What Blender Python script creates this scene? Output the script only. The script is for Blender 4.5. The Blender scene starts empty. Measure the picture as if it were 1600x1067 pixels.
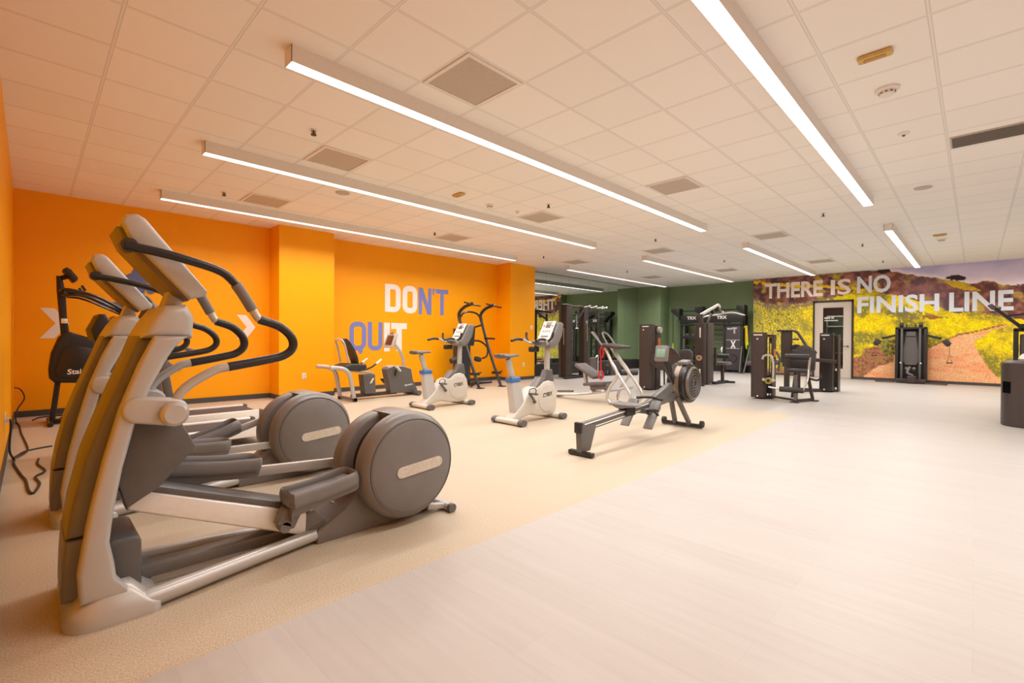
import bpy, bmesh, math, random
import numpy as np
from mathutils import Vector, Matrix
random.seed(7)
SC = bpy.context.scene
COL = SC.collection
PI = math.pi
H = 3.289                       # ceiling height
# ------------------------------------------------------------------ camera
cd = bpy.data.cameras.new('camera')
cam = bpy.data.objects.new('camera', cd); COL.objects.link(cam)
cd.sensor_width = 36.0; cd.lens = 738.69 / 1600 * 36.0; cd.clip_start = 0.02
_yaw, _pitch, _roll = math.radians(44.4745), math.radians(-0.3607), math.radians(0.3367)
F = Vector((math.cos(_yaw)*math.cos(_pitch), math.sin(_yaw)*math.cos(_pitch), math.sin(_pitch)))
R = Vector((math.sin(_yaw), -math.cos(_yaw), 0)); U = R.cross(F)
R2 = R*math.cos(_roll) + U*math.sin(_roll); U2 = -R*math.sin(_roll) + U*math.cos(_roll)
m = Matrix((R2, U2, -F)).transposed().to_4x4(); m.translation = Vector((0, 0, 1.178))
cam.matrix_world = m
SC.camera = cam
# ------------------------------------------------------------------ world, exposure
w = bpy.data.worlds.new('world'); SC.world = w; w.use_nodes = True
w.node_tree.nodes['Background'].inputs[0].default_value = (1.0, 0.86, 0.74, 1)
w.node_tree.nodes['Background'].inputs[1].default_value = 0.05
SC.view_settings.view_transform = 'Standard'; SC.view_settings.look = 'None'
SC.view_settings.gamma = 1.0; SC.view_settings.use_curve_mapping = False
SC.view_settings.exposure = 0.0
SC.cycles.max_bounces = 10; SC.cycles.diffuse_bounces = 6; SC.cycles.glossy_bounces = 5
SC.cycles.sample_clamp_indirect = 8.0
SC.cycles.caustics_reflective = False; SC.cycles.caustics_refractive = False
LIGHT = 2.2                    # strength of the linear ceiling lamps
POWER, SPREAD = 15.0, 152.0     # W per metre, cut-off angle of the louvred lamps
LIGHT_COL = (1.0, 0.965, 0.935)

# ------------------------------------------------------------------ materials
MAT = {}
def s2l(c):
    return tuple(((v/255)/12.92 if v/255 <= 0.04045 else ((v/255+0.055)/1.055)**2.4) for v in c)
def mat(name, col, rough=0.5, metal=0.0, noise=0.0, scale=30.0, bump=0.0, spec=0.5, coat=0.0, bscale=None):
    """principled material; colour varies with object-space noise"""
    if name in MAT: return MAT[name]
    M = bpy.data.materials.new(name); M.use_nodes = True; nt = M.node_tree
    b = nt.nodes['Principled BSDF']
    c = (*col, 1)
    b.inputs['Base Color'].default_value = c
    b.inputs['Roughness'].default_value = rough; b.inputs['Metallic'].default_value = metal
    b.inputs['Specular IOR Level'].default_value = spec; b.inputs['Coat Weight'].default_value = coat
    tc = nt.nodes.new('ShaderNodeTexCoord')
    n = nt.nodes.new('ShaderNodeTexNoise'); n.inputs['Scale'].default_value = scale; n.inputs['Detail'].default_value = 4
    nt.links.new(tc.outputs['Object'], n.inputs['Vector'])
    if noise > 0:
        mr = nt.nodes.new('ShaderNodeMapRange'); mr.inputs['From Min'].default_value = 0.3; mr.inputs['From Max'].default_value = 0.7
        mr.inputs['To Min'].default_value = 1-noise; mr.inputs['To Max'].default_value = 1+noise
        nt.links.new(n.outputs['Fac'], mr.inputs['Value'])
        mx = nt.nodes.new('ShaderNodeVectorMath'); mx.operation = 'SCALE'; mx.inputs[0].default_value = col
        nt.links.new(mr.outputs[0], mx.inputs['Scale']); nt.links.new(mx.outputs[0], b.inputs['Base Color'])
    if bump > 0:
        n2 = n
        if bscale:
            n2 = nt.nodes.new('ShaderNodeTexNoise'); n2.inputs['Scale'].default_value = bscale
            nt.links.new(tc.outputs['Object'], n2.inputs['Vector'])
        bp = nt.nodes.new('ShaderNodeBump'); bp.inputs['Strength'].default_value = bump; bp.inputs['Distance'].default_value = 0.002
        nt.links.new(n2.outputs['Fac'], bp.inputs['Height']); nt.links.new(bp.outputs[0], b.inputs['Normal'])
    MAT[name] = M; return M
def emis(name, col, s):
    M = bpy.data.materials.new(name); M.use_nodes = True; nt = M.node_tree
    b = nt.nodes['Principled BSDF']; b.inputs['Base Color'].default_value = (0.8, 0.8, 0.8, 1)
    b.inputs['Emission Color'].default_value = (*col, 1); b.inputs['Emission Strength'].default_value = s
    MAT[name] = M; return M

orange = mat('orange_wall_paint', (0.97, 0.40, 0.0), 0.45, noise=0.02, scale=1.5, bump=0.15, bscale=260, spec=0.3)
green = mat('green_wall_paint', (0.205, 0.29, 0.150), 0.5, noise=0.03, scale=2, bump=0.1, bscale=200)
basem = mat('charcoal_cove_base', (0.07, 0.062, 0.058), 0.55, noise=0.05)
wains = mat('black_wainscot', (0.028, 0.024, 0.023), 0.5, noise=0.1)
cream = mat('cream_wall_paint', (0.72, 0.62, 0.52), 0.6, noise=0.03)
silver = mat('silver_grey_plastic', (0.50, 0.485, 0.47), 0.34, 0.25, noise=0.03, scale=8)
silver2 = mat('brushed_silver_tube', (0.58, 0.57, 0.55), 0.28, 0.5, noise=0.03, scale=12)
alu = mat('pale_aluminium', (0.86, 0.85, 0.83), 0.3, 0.25, noise=0.02)
greyp = mat('dark_grey_plastic', (0.115, 0.108, 0.105), 0.42, noise=0.05, scale=20, bump=0.1, bscale=500)
greym = mat('mid_grey_plastic', (0.182, 0.170, 0.165), 0.4, noise=0.04, scale=12)
shellm = mat('warm_grey_shroud', (0.20, 0.188, 0.180), 0.36, 0.1, noise=0.03, scale=8)
blk = mat('black_rubber', (0.018, 0.016, 0.016), 0.5, noise=0.1)
blkg = mat('black_gloss_tube', (0.022, 0.019, 0.019), 0.25, noise=0.05)
brown = mat('espresso_metal', (0.055, 0.041, 0.037), 0.42, 0.2, noise=0.06, scale=10)
pad = mat('black_vinyl_pad', (0.035, 0.030, 0.030), 0.5, noise=0.08, bump=0.2, bscale=300)
padg = mat('grey_vinyl_pad', (0.12, 0.10, 0.10), 0.5, noise=0.08, bump=0.2, bscale=300)
white = mat('white_plastic', (0.80, 0.76, 0.72), 0.4, noise=0.02)
offw = mat('off_white_plastic', (0.58, 0.54, 0.48), 0.38, noise=0.03, scale=10)
pearl = mat('pearl_grey_plastic', (0.52, 0.51, 0.50), 0.35, 0.15, noise=0.03)
bluep = mat('blue_plastic', (0.05, 0.16, 0.42), 0.4, noise=0.04)
red = mat('red_strap', (0.55, 0.015, 0.02), 0.45, noise=0.05)
yellow = mat('yellow_strap', (0.80, 0.58, 0.02), 0.5, noise=0.06)
lime = mat('lime_strap', (0.6, 0.7, 0.02), 0.5, noise=0.06)
orangep = mat('orange_plastic', (0.75, 0.22, 0.04), 0.45, noise=0.04)
amber = mat('amber_plastic', (0.50, 0.30, 0.07), 0.4, noise=0.05)
chrome = mat('chrome', (0.75, 0.72, 0.68), 0.15, 0.9, noise=0.02)
chromew = mat('white_chrome_bar', (0.80, 0.78, 0.74), 0.22, 0.3, noise=0.02)
lcd = mat('pale_green_lcd', (0.22, 0.36, 0.28), 0.3, noise=0.05)
scr = mat('dark_screen', (0.03, 0.02, 0.018), 0.2, noise=0.05)
scr2 = mat('brown_led_screen', (0.10, 0.035, 0.02), 0.3, noise=0.5, scale=120)
beltm = mat('treadmill_belt', (0.055, 0.045, 0.042), 0.7, noise=0.08, scale=80)
inkw = mat('white_print', (0.85, 0.82, 0.80), 0.5, noise=0.01)
inkb = mat('periwinkle_vinyl', (0.20, 0.22, 0.56), 0.5, noise=0.02)
inkd = mat('dark_print', (0.03, 0.025, 0.025), 0.5, noise=0.01)
runb = mat('slate_blue_vinyl', (0.10, 0.12, 0.27), 0.5, noise=0.03)
doorm = mat('beige_door_paint', (0.60, 0.52, 0.45), 0.45, noise=0.03)
framem = mat('dark_door_frame', (0.025, 0.02, 0.02), 0.4, noise=0.05)
teal = mat('pale_teal_panel', (0.35, 0.45, 0.41), 0.5, noise=0.08)
grille = mat('taupe_grille', (0.52, 0.45, 0.38), 0.6, noise=0.04)
wood = mat('tan_roller', (0.45, 0.30, 0.18), 0.5, noise=0.08)

def nodes(name):
    M = bpy.data.materials.new(name); M.use_nodes = True; MAT[name] = M
    return M, M.node_tree, M.node_tree.nodes['Principled BSDF']
def mth(nt, op, a, b=None, c=None):
    n = nt.nodes.new('ShaderNodeMath'); n.operation = op
    for i, v in enumerate((a, b, c)):
        if v is None: continue
        if isinstance(v, (int, float)): n.inputs[i].default_value = v
        else: nt.links.new(v, n.inputs[i])
    return n.outputs[0]
def ceiling_mat():
    M, nt, b = nodes('white_ceiling_tile')
    g = nt.nodes.new('ShaderNodeNewGeometry'); s = nt.nodes.new('ShaderNodeSeparateXYZ'); nt.links.new(g.outputs['Position'], s.inputs[0])
    T = 0.6097; ds = []
    for ax, o in ((0, 0.42), (1, 0.2354)):
        u = mth(nt, 'DIVIDE', mth(nt, 'SUBTRACT', s.outputs[ax], o - 40*T), T)
        fr = mth(nt, 'FRACT', u)
        d = mth(nt, 'MINIMUM', fr, mth(nt, 'SUBTRACT', 1.0, fr))       # 0 at the line
        ds.append(mth(nt, 'MULTIPLY', d, T))
    d = mth(nt, 'MINIMUM', ds[0], ds[1])
    edge = mth(nt, 'LESS_THAN', mth(nt, 'ABSOLUTE', mth(nt, 'SUBTRACT', d, 0.0095)), 0.0035)
    tb = mth(nt, 'LESS_THAN', d, 0.009)
    n = nt.nodes.new('ShaderNodeTexNoise'); n.inputs['Scale'].default_value = 220; n.inputs['Detail'].default_value = 3
    nt.links.new(g.outputs['Position'], n.inputs['Vector'])
    # each tile has a slightly different tone
    fl = nt.nodes.new('ShaderNodeVectorMath'); fl.operation = 'SNAP'; fl.inputs[1].default_value = (T, T, 10)
    sh = nt.nodes.new('ShaderNodeVectorMath'); sh.operation = 'SUBTRACT'; sh.inputs[1].default_value = (0.42, 0.2354, 0)
    nt.links.new(g.outputs['Position'], sh.inputs[0]); nt.links.new(sh.outputs[0], fl.inputs[0])
    wn = nt.nodes.new('ShaderNodeTexWhiteNoise'); nt.links.new(fl.outputs[0], wn.inputs['Vector'])
    v = mth(nt, 'ADD', mth(nt, 'MULTIPLY', n.outputs['Fac'], 0.06), 0.97)
    v = mth(nt, 'MULTIPLY', v, mth(nt, 'ADD', mth(nt, 'MULTIPLY', wn.outputs['Value'], 0.035), 0.965))
    v = mth(nt, 'MULTIPLY', v, mth(nt, 'SUBTRACT', 1.0, mth(nt, 'MULTIPLY', edge, 0.20)))
    v = mth(nt, 'MULTIPLY', v, mth(nt, 'SUBTRACT', 1.0, mth(nt, 'MULTIPLY', tb, 0.06)))
    sc = nt.nodes.new('ShaderNodeVectorMath'); sc.operation = 'SCALE'; sc.inputs[0].default_value = (0.92, 0.90, 0.87)
    nt.links.new(v, sc.inputs['Scale']); nt.links.new(sc.outputs[0], b.inputs['Base Color'])
    b.inputs['Roughness'].default_value = 0.85
    return M
def lvt_mat():
    M, nt, b = nodes('whitewashed_plank_floor')
    g = nt.nodes.new('ShaderNodeNewGeometry')
    mp = nt.nodes.new('ShaderNodeMapping'); mp.inputs['Scale'].default_value = (14, 0.9, 1)
    nt.links.new(g.outputs['Position'], mp.inputs['Vector'])
    n = nt.nodes.new('ShaderNodeTexNoise'); n.inputs['Scale'].default_value = 1.6; n.inputs['Detail'].default_value = 7; n.inputs['Roughness'].default_value = 0.65
    nt.links.new(mp.outputs[0], n.inputs['Vector'])
    br = nt.nodes.new('ShaderNodeTexBrick'); br.inputs['Scale'].default_value = 1.0
    mp2 = nt.nodes.new('ShaderNodeMapping'); mp2.inputs['Rotation'].default_value = (0, 0, PI/2)
    nt.links.new(g.outputs['Position'], mp2.inputs['Vector']); nt.links.new(mp2.outputs[0], br.inputs['Vector'])
    br.inputs['Brick Width'].default_value = 1.22; br.inputs['Row Height'].default_value = 0.18; br.inputs['Mortar Size'].default_value = 0.0012
    br.inputs['Color1'].default_value = (0.475, 0.445, 0.42, 1); br.inputs['Color2'].default_value = (0.455, 0.422, 0.395, 1); br.inputs['Mortar'].default_value = (0.415, 0.39, 0.37, 1)
    mr = nt.nodes.new('ShaderNodeMapRange'); mr.inputs['From Min'].default_value = 0.25; mr.inputs['From Max'].default_value = 0.75
    mr.inputs['To Min'].default_value = 0.93; mr.inputs['To Max'].default_value = 1.05; nt.links.new(n.outputs['Fac'], mr.inputs['Value'])
    sc = nt.nodes.new('ShaderNodeVectorMath'); sc.operation = 'SCALE'; nt.links.new(br.outputs['Color'], sc.inputs[0]); nt.links.new(mr.outputs[0], sc.inputs['Scale'])
    nt.links.new(sc.outputs[0], b.inputs['Base Color']); b.inputs['Roughness'].default_value = 0.42
    b.inputs['Specular IOR Level'].default_value = 0.35
    return M
def rubber_mat():
    M, nt, b = nodes('tan_speckled_rubber_floor')
    g = nt.nodes.new('ShaderNodeNewGeometry')
    n = nt.nodes.new('ShaderNodeTexNoise'); n.inputs['Scale'].default_value = 160; n.inputs['Detail'].default_value = 2
    nt.links.new(g.outputs['Position'], n.inputs['Vector'])
    n2 = nt.nodes.new('ShaderNodeTexNoise'); n2.inputs['Scale'].default_value = 0.7; nt.links.new(g.outputs['Position'], n2.inputs['Vector'])
    cr = nt.nodes.new('ShaderNodeValToRGB'); e = cr.color_ramp.elements
    e[0].position = 0.36; e[0].color = (0.385, 0.31, 0.222, 1); e[1].position = 0.52; e[1].color = (0.535, 0.45, 0.338, 1)
    x = cr.color_ramp.elements.new(0.68); x.color = (0.585, 0.50, 0.395, 1)
    nt.links.new(n.outputs['Fac'], cr.inputs[0])
    mr = nt.nodes.new('ShaderNodeMapRange'); mr.inputs['To Min'].default_value = 0.96; mr.inputs['To Max'].default_value = 1.04; nt.links.new(n2.outputs['Fac'], mr.inputs['Value'])
    sc = nt.nodes.new('ShaderNodeVectorMath'); sc.operation = 'SCALE'; nt.links.new(cr.outputs[0], sc.inputs[0]); nt.links.new(mr.outputs[0], sc.inputs['Scale'])
    nt.links.new(sc.outputs[0], b.inputs['Base Color']); b.inputs['Roughness'].default_value = 0.5
    b.inputs['Specular IOR Level'].default_value = 0.3
    return M
ceilm = ceiling_mat(); lvt = lvt_mat(); rubber = rubber_mat()
lampm = emis('lamp_diffuser', LIGHT_COL, LIGHT)
def mirror_mat():
    M, nt, b = nodes('mirror_glass'); b.inputs['Base Color'].default_value = (0.80, 0.86, 0.80, 1)
    b.inputs['Metallic'].default_value = 1; b.inputs['Roughness'].default_value = 0.0; return M
mirm = mirror_mat()
def glass_mat():
    M, nt, b = nodes('clear_door_glass'); b.inputs['Roughness'].default_value = 0.02; b.inputs['IOR'].default_value = 1.02
    b.inputs['Transmission Weight'].default_value = 1.0; b.inputs['Base Color'].default_value = (0.9, 0.95, 0.93, 1); return M
glassm = glass_mat()

# ------------------------------------------------------------------ mesh helpers
ORG = [Vector((0, 0, 0))]
class G:
    def __init__(s): s.bm = bmesh.new()
    def _merge(s, t):
        bmesh.ops.recalc_face_normals(t, faces=t.faces)
        me = bpy.data.meshes.new('t'); t.to_mesh(me); t.free(); s.bm.from_mesh(me); bpy.data.meshes.remove(me)
    def box(s, x0, x1, y0, y1, z0, z1, bev=0.0, seg=2):
        t = bmesh.new(); v = [t.verts.new((x, y, z)) for x in (x0, x1) for y in (y0, y1) for z in (z0, z1)]
        for f in ((0,1,3,2),(4,6,7,5),(0,4,5,1),(2,3,7,6),(0,2,6,4),(1,5,7,3)): t.faces.new([v[i] for i in f])
        if bev > 0: bmesh.ops.bevel(t, geom=t.edges[:], offset=bev, segments=seg, affect='EDGES', profile=0.5)
        s._merge(t); return s
    def obox(s, c, size, rot=(0, 0, 0), bev=0.0, seg=2):
        """box with centre c, full size, euler rotation"""
        from mathutils import Euler
        t = bmesh.new(); bmesh.ops.create_cube(t, size=1.0)
        for v in t.verts: v.co = Vector((v.co.x*size[0], v.co.y*size[1], v.co.z*size[2]))
        if bev > 0: bmesh.ops.bevel(t, geom=t.edges[:], offset=bev, segments=seg, affect='EDGES', profile=0.5)
        M = Matrix.Translation(Vector(c)) @ Euler(rot).to_matrix().to_4x4()
        t.transform(M); s._merge(t); return s
    def prism(s, pts, a0, a1, axis='Y', bev=0.0, seg=2):
        t = bmesh.new()
        def P(u, v, a):
            return {'Y': (u, a, v), 'X': (a, u, v), 'Z': (u, v, a)}[axis]
        lo = [t.verts.new(P(u, v, a0)) for u, v in pts]; hi = [t.verts.new(P(u, v, a1)) for u, v in pts]
        n = len(pts)
        t.faces.new(lo); t.faces.new(hi[::-1])
        for i in range(n): t.faces.new((lo[i], lo[(i+1) % n], hi[(i+1) % n], hi[i]))
        bmesh.ops.recalc_face_normals(t, faces=t.faces)
        if bev > 0:
            ed = [e for e in t.edges if (e.verts[0] in lo) == (e.verts[1] in lo)] if True else t.edges[:]
            bmesh.ops.bevel(t, geom=ed, offset=bev, segments=seg, affect='EDGES', profile=0.5, clamp_overlap=True)
        bmesh.ops.triangulate(t, faces=[f for f in t.faces if len(f.verts) > 4])
        s._merge(t); return s
    def loft(s, secs):
        """sections: lists of equal length of 3D points, capped at both ends"""
        t = bmesh.new(); rows = [[t.verts.new(p) for p in sec] for sec in secs]; n = len(secs[0])
        for a, b in zip(rows, rows[1:]):
            for i in range(n): t.faces.new((a[i], a[(i+1) % n], b[(i+1) % n], b[i]))
        t.faces.new(rows[0][::-1]); t.faces.new(rows[-1]); s._merge(t); return s
    def tube(s, pts, r, n=12, smooth=4, closed=False, sy=1.0, up=None):
        P = [Vector(p) for p in pts]
        rr = r if isinstance(r, (list, tuple)) else [r]*len(P)
        if smooth > 1 and len(P) > 2:
            Q, RR = [], []; N = len(P)
            rng = range(N if closed else N-1)
            for i in rng:
                p1, p2 = P[i], P[(i+1) % N]
                p0 = P[i-1] if (closed or i > 0) else p1*2-p2
                p3 = P[(i+2) % N] if (closed or i+2 < N) else p2*2-p1
                for k in range(smooth):
                    u = k/smooth
                    Q.append(0.5*((2*p1)+(p2-p0)*u+(2*p0-5*p1+4*p2-p3)*u*u+(3*p1-p0-3*p2+p3)*u**3))
                    RR.append(rr[i]*(1-u)+rr[(i+1) % N]*u)
            if not closed: Q.append(P[-1]); RR.append(rr[-1])
            P, rr = Q, RR
        t = bmesh.new(); rows = []; N = len(P)
        tan = [(P[(i+1) % N if closed else min(i+1, N-1)] - P[i-1 if (closed or i > 0) else 0]).normalized() for i in range(N)]
        a = Vector((0, 0, 1)) if up is None else Vector(up)
        if abs(tan[0].dot(a)) > 0.9: a = Vector((1, 0, 0)) if up is None else a
        nrm = (a - tan[0]*a.dot(tan[0])).normalized()
        for i in range(N):
            nrm = (nrm - tan[i]*nrm.dot(tan[i])).normalized(); bi = tan[i].cross(nrm)
            rows.append([t.verts.new(P[i] + nrm*rr[i]*math.cos(2*PI*k/n) + bi*rr[i]*sy*math.sin(2*PI*k/n)) for k in range(n)])
        for i in range(N if closed else N-1):
            A, B = rows[i], rows[(i+1) % N]
            for k in range(n): t.faces.new((A[k], A[(k+1) % n], B[(k+1) % n], B[k]))
        if not closed: t.faces.new(rows[0][::-1]); t.faces.new(rows[-1])
        s._merge(t); return s
    def bar(s, p0, p1, w, h, up=(0, 0, 1), bev=0.0):
        """rectangular bar between two points: w across, h along 'up'"""
        p0, p1 = Vector(p0), Vector(p1); t = (p1-p0).normalized(); u = Vector(up); u = (u - t*u.dot(t)).normalized(); b = t.cross(u)
        secs = [[p + b*w/2*i + u*h/2*j for i, j in ((1, 1), (-1, 1), (-1, -1), (1, -1))] for p in (p0, p1)]
        g = bmesh.new(); rows = [[g.verts.new(q) for q in sec] for sec in secs]
        for i in range(4): g.faces.new((rows[0][i], rows[0][(i+1) % 4], rows[1][(i+1) % 4], rows[1][i]))
        g.faces.new(rows[0][::-1]); g.faces.new(rows[1])
        if bev > 0: bmesh.ops.bevel(g, geom=g.edges[:], offset=bev, segments=2, affect='EDGES', profile=0.5)
        s._merge(g); return s
    def cyl(s, p0, p1, r, r2=None, n=28, bev=0.0):
        p0, p1 = Vector(p0), Vector(p1); d = p1-p0; L = d.length; r2 = r if r2 is None else r2
        q = Vector((0, 0, 1)).rotation_difference(d.normalized())
        t = bmesh.new()
        prof = [(0, r), (L, r2)] if bev <= 0 else [(0, r-bev), (bev*0.3, r-bev*0.3), (bev, r), (L-bev, r2), (L-bev*0.3, r2-bev*0.3), (L, r2-bev)]
        rows = [[t.verts.new(p0 + q @ Vector((rad*math.cos(2*PI*k/n), rad*math.sin(2*PI*k/n), z))) for k in range(n)] for z, rad in prof]
        for A, B in zip(rows, rows[1:]):
            for k in range(n): t.faces.new((A[k], A[(k+1) % n], B[(k+1) % n], B[k]))
        t.faces.new(rows[0][::-1]); t.faces.new(rows[-1]); s._merge(t); return s
    def lathe(s, c, axis, prof, n=40):
        """prof: (along, radius) pairs about the axis through c, capped"""
        c = Vector(c); q = Vector((0, 0, 1)).rotation_difference(Vector(axis).normalized()); t = bmesh.new()
        rows = [[t.verts.new(c + q @ Vector((rad*math.cos(2*PI*k/n), rad*math.sin(2*PI*k/n), z))) for k in range(n)] for z, rad in prof]
        for A, B in zip(rows, rows[1:]):
            for k in range(n): t.faces.new((A[k], A[(k+1) % n], B[(k+1) % n], B[k]))
        t.faces.new(rows[0][::-1]); t.faces.new(rows[-1]); s._merge(t); return s
    def ring(s, c, axis, Rr, r, n=32, k=8):
        c = Vector(c); q = Vector((0, 0, 1)).rotation_difference(Vector(axis).normalized())
        s.tube([c + q @ Vector((Rr*math.cos(2*PI*i/n), Rr*math.sin(2*PI*i/n), 0)) for i in range(n)], r, n=k, smooth=1, closed=True); return s
    def ball(s, c, r, n=16):
        t = bmesh.new(); bmesh.ops.create_uvsphere(t, u_segments=n, v_segments=max(6, n//2), radius=1.0)
        r = r if isinstance(r, (tuple, list)) else (r, r, r)
        for v in t.verts: v.co = Vector((v.co.x*r[0]+c[0], v.co.y*r[1]+c[1], v.co.z*r[2]+c[2]))
        s._merge(t); return s
    def poly(s, pts3):
        t = bmesh.new(); f = t.faces.new([t.verts.new(p) for p in pts3]); bmesh.ops.triangulate(t, faces=[f])
        me = bpy.data.meshes.new('t'); t.to_mesh(me); t.free(); s.bm.from_mesh(me); bpy.data.meshes.remove(me); return s

def obj(name, g, m, parent=None, label=None, sharp=32):
    me = bpy.data.meshes.new(name); bm = g.bm
    off = ORG[0]
    bmesh.ops.translate(bm, verts=bm.verts, vec=-off)
    bm.to_mesh(me); bm.free()
    me.materials.append(m)
    me.polygons.foreach_set('use_smooth', [True]*len(me.polygons))
    try: me.set_sharp_from_angle(angle=math.radians(sharp))
    except Exception: pass
    o = bpy.data.objects.new(name, me); COL.objects.link(o)
    if parent is not None: o.parent = parent
    else: o.location = off
    if label: o['label'] = label
    return o
def thing(name, label, cat, org, group=None):
    o = bpy.data.objects.new(name, None); COL.objects.link(o); o.location = org
    o['label'] = label; o['category'] = cat; o.empty_display_size = 0.2
    if group: o['group'] = group
    ORG[0] = Vector(org); return o
def tag(o, label, cat, group=None):
    o['label'] = label; o['category'] = cat
    if group: o['group'] = group
    return o
def one(name, g, m, org, label, cat, group=None):
    """a thing that is a single mesh"""
    ORG[0] = Vector(org); o = obj(name, g, m); tag(o, label, cat, group); ORG[0] = Vector((0, 0, 0)); return o
def struct(name, g, m, parent=None):
    ORG[0] = Vector((0, 0, 0)); o = obj(name, g, m, parent)
    if parent is None: o['kind'] = 'structure'
    return o
def dup(root, dloc, label=None, name=None):
    def cp(o, par):
        c = o.copy(); COL.objects.link(c); c.parent = par
        for ch in list(o.children): cp(ch, c)
        return c
    r = cp(root, None); r.location = Vector(root.location) + Vector(dloc)
    if label: r['label'] = label
    return r

def text_mesh(s, bold=0.0):
    cu = bpy.data.curves.new('txt', 'FONT'); cu.body = s; cu.offset = bold; cu.resolution_u = 3; cu.fill_mode = 'FRONT'
    o = bpy.data.objects.new('txt', cu); COL.objects.link(o)
    dg = bpy.context.evaluated_depsgraph_get(); me = bpy.data.meshes.new_from_object(o.evaluated_get(dg))
    bpy.data.objects.remove(o); bpy.data.curves.remove(cu)
    vs = [tuple(v.co) for v in me.vertices]; fs = [tuple(p.vertices) for p in me.polygons]; bpy.data.meshes.remove(me)
    xs = [v[0] for v in vs]; ys = [v[1] for v in vs]
    x0, x1, y0, y1 = min(xs), max(xs), min(ys), max(ys)
    return [((v[0]-x0)/(x1-x0), (v[1]-y0)/(y1-y0)) for v in vs], fs
def text_g(s, p00, p10, p01, bold=0.0):
    """flat lettering whose box runs p00 -> p10 along the line and p00 -> p01 upward"""
    vs, fs = text_mesh(s, bold); p00, p10, p01 = Vector(p00), Vector(p10), Vector(p01)
    g = G(); V = [g.bm.verts.new(p00 + (p10-p00)*u + (p01-p00)*v) for u, v in vs]
    for f in fs:
        try: g.bm.faces.new([V[i] for i in f])
        except ValueError: pass
    return g

# ================================================================== THE ROOM
YO = 9.82; XL = -0.17; XM = 17.69; XG = 18.10; YB = -3.6
g = G(); g.poly([(8.5, 2.03, 0), (XL, 2.03, 0), (XL, YB, 0), (XG, YB, 0), (XG, 9.9, 0), (8.5, 9.9, 0)]); struct('floor', g, lvt)
g = G(); g.poly([(8.5, 2.03, 0), (8.5, 9.9, 0), (XL, 9.9, 0), (XL, 2.03, 0)]); struct('floor', g, rubber)
g = G(); g.box(XL-.1, XG+.1, YB-.1, 10.0, H, H+.08); struct('ceiling', g, ceilm)
g = G(); g.box(XL-.15, XL, YB-.1, 10.0, -.02, H); struct('wall_left', g, orange)
g = G(); g.box(XL-.1, 10.39, YO, YO+.18, -.02, H)
g.box(3.262, 4.325, 9.32, YO+.05, -.02, H); g.box(9.372, 10.39, 9.27, YO+.05, -.02, H); struct('wall_back', g, orange)
g = G(); g.box(10.39, 17.40, 9.86, 10.0, 0.36, H); struct('wall_back', g, green)
g = G(); g.box(10.39, 17.37, 9.83, 10.0, -.02, 0.36); struct('trim_1', g, wains)
g = G(); g.box(17.36, XG+.1, 8.87, 10.0, 0.36, H); g.box(17.352, 17.362, 9.845, 9.86, 0.36, H); struct('wall_column', g, green)
g = G(); g.box(17.34, XG+.1, 8.86, 10.0, -.02, 0.36); g.box(XG-.02, XG+.1, 5.56, 8.87, -.02, 0.36); struct('trim_2', g, wains)
g = G(); g.box(XG, XG+.15, 5.5, 8.9, 0.30, H); struct('wall_right', g, green)
g = G(); g.box(XM+.03, XM+.56, 5.50, 5.562, 0, H-.001); struct('wall_right', g, green)
g = G(); g.box(XM+.02, XM+.56, 3.70, 5.50, -.02, H); g.box(XM+.02, XM+.16, YB-.1, 2.745, -.02, H); g.box(XM+.02, XM+.16, 2.745, 3.70, 2.43, H)
struct('wall_right', g, cream)
g = G(); g.box(XL-.1, XG+.1, YB-.15, YB, -.02, H); struct('wall_front', g, cream)
# room behind the glazed door
g = G(); g.box(XM+.5, XM+2.4, 1.9, 2.0, 0, 2.8); g.box(XM+2.3, XM+2.4, 1.9, 5.0, 0, 2.8); g.box(XM+.16, XM+2.4, 1.9, 5.0, 2.7, 2.8); g.box(XM+.56, XM+2.4, 4.9, 5.0, 0, 2.8); g.box(XM+.16, XM+2.4, 1.9, 5.0, -.1, 0)
g.box(XM+.16, XM+.5, 1.9, 2.0, 0, 2.8)
struct('wall_storeroom', g, mat('storeroom_brown_paint', (0.16, 0.10, 0.07), 0.7, noise=0.1))
# baseboards
g = G()
for x0, x1, y0, y1 in ((XL, 3.262, YO-.012, YO), (3.25, 3.262, 9.308, YO), (3.25, 4.337, 9.308, 9.32), (4.325, 4.337, 9.308, YO), (4.325, 9.372, YO-.012, YO), (9.36, 9.372, 9.258, YO), (9.36, 10.40, 9.258, 9.27)):
    g.box(x0, x1, y0, y1, 0, .09)
struct('baseboard_back', g, basem)
g = G(); g.box(XL, XL+.012, YB, YO, 0, .09); struct('baseboard_left', g, basem)
g = G(); g.box(XM-.006, XM+.02, YB, 2.72, 0, .075); g.box(XM-.006, XM+.02, 3.73, 5.56, 0, .075); struct('baseboard_right', g, basem)
# mirror panels
mx = [10.40, 11.55, 12.73, 13.92, 15.16, 16.35, 17.352]
for i in range(6):
    g = G(); g.box(mx[i]+.002, mx[i+1]-.002, 9.84, 9.858, 0.385, H-.03)
    one('wall_mirror', g, mirm, ((mx[i]+mx[i+1])/2, 9.84, 0.385),
        ['tall frameless mirror panel next to the orange pillar', 'second mirror panel counted from the orange pillar', 'third mirror panel counted from the orange pillar',
         'fourth mirror panel counted from the orange pillar', 'mirror panel one short of the green column', 'tall mirror panel touching the green column'][i], 'mirror', 'mirror panels on the back wall')
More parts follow.
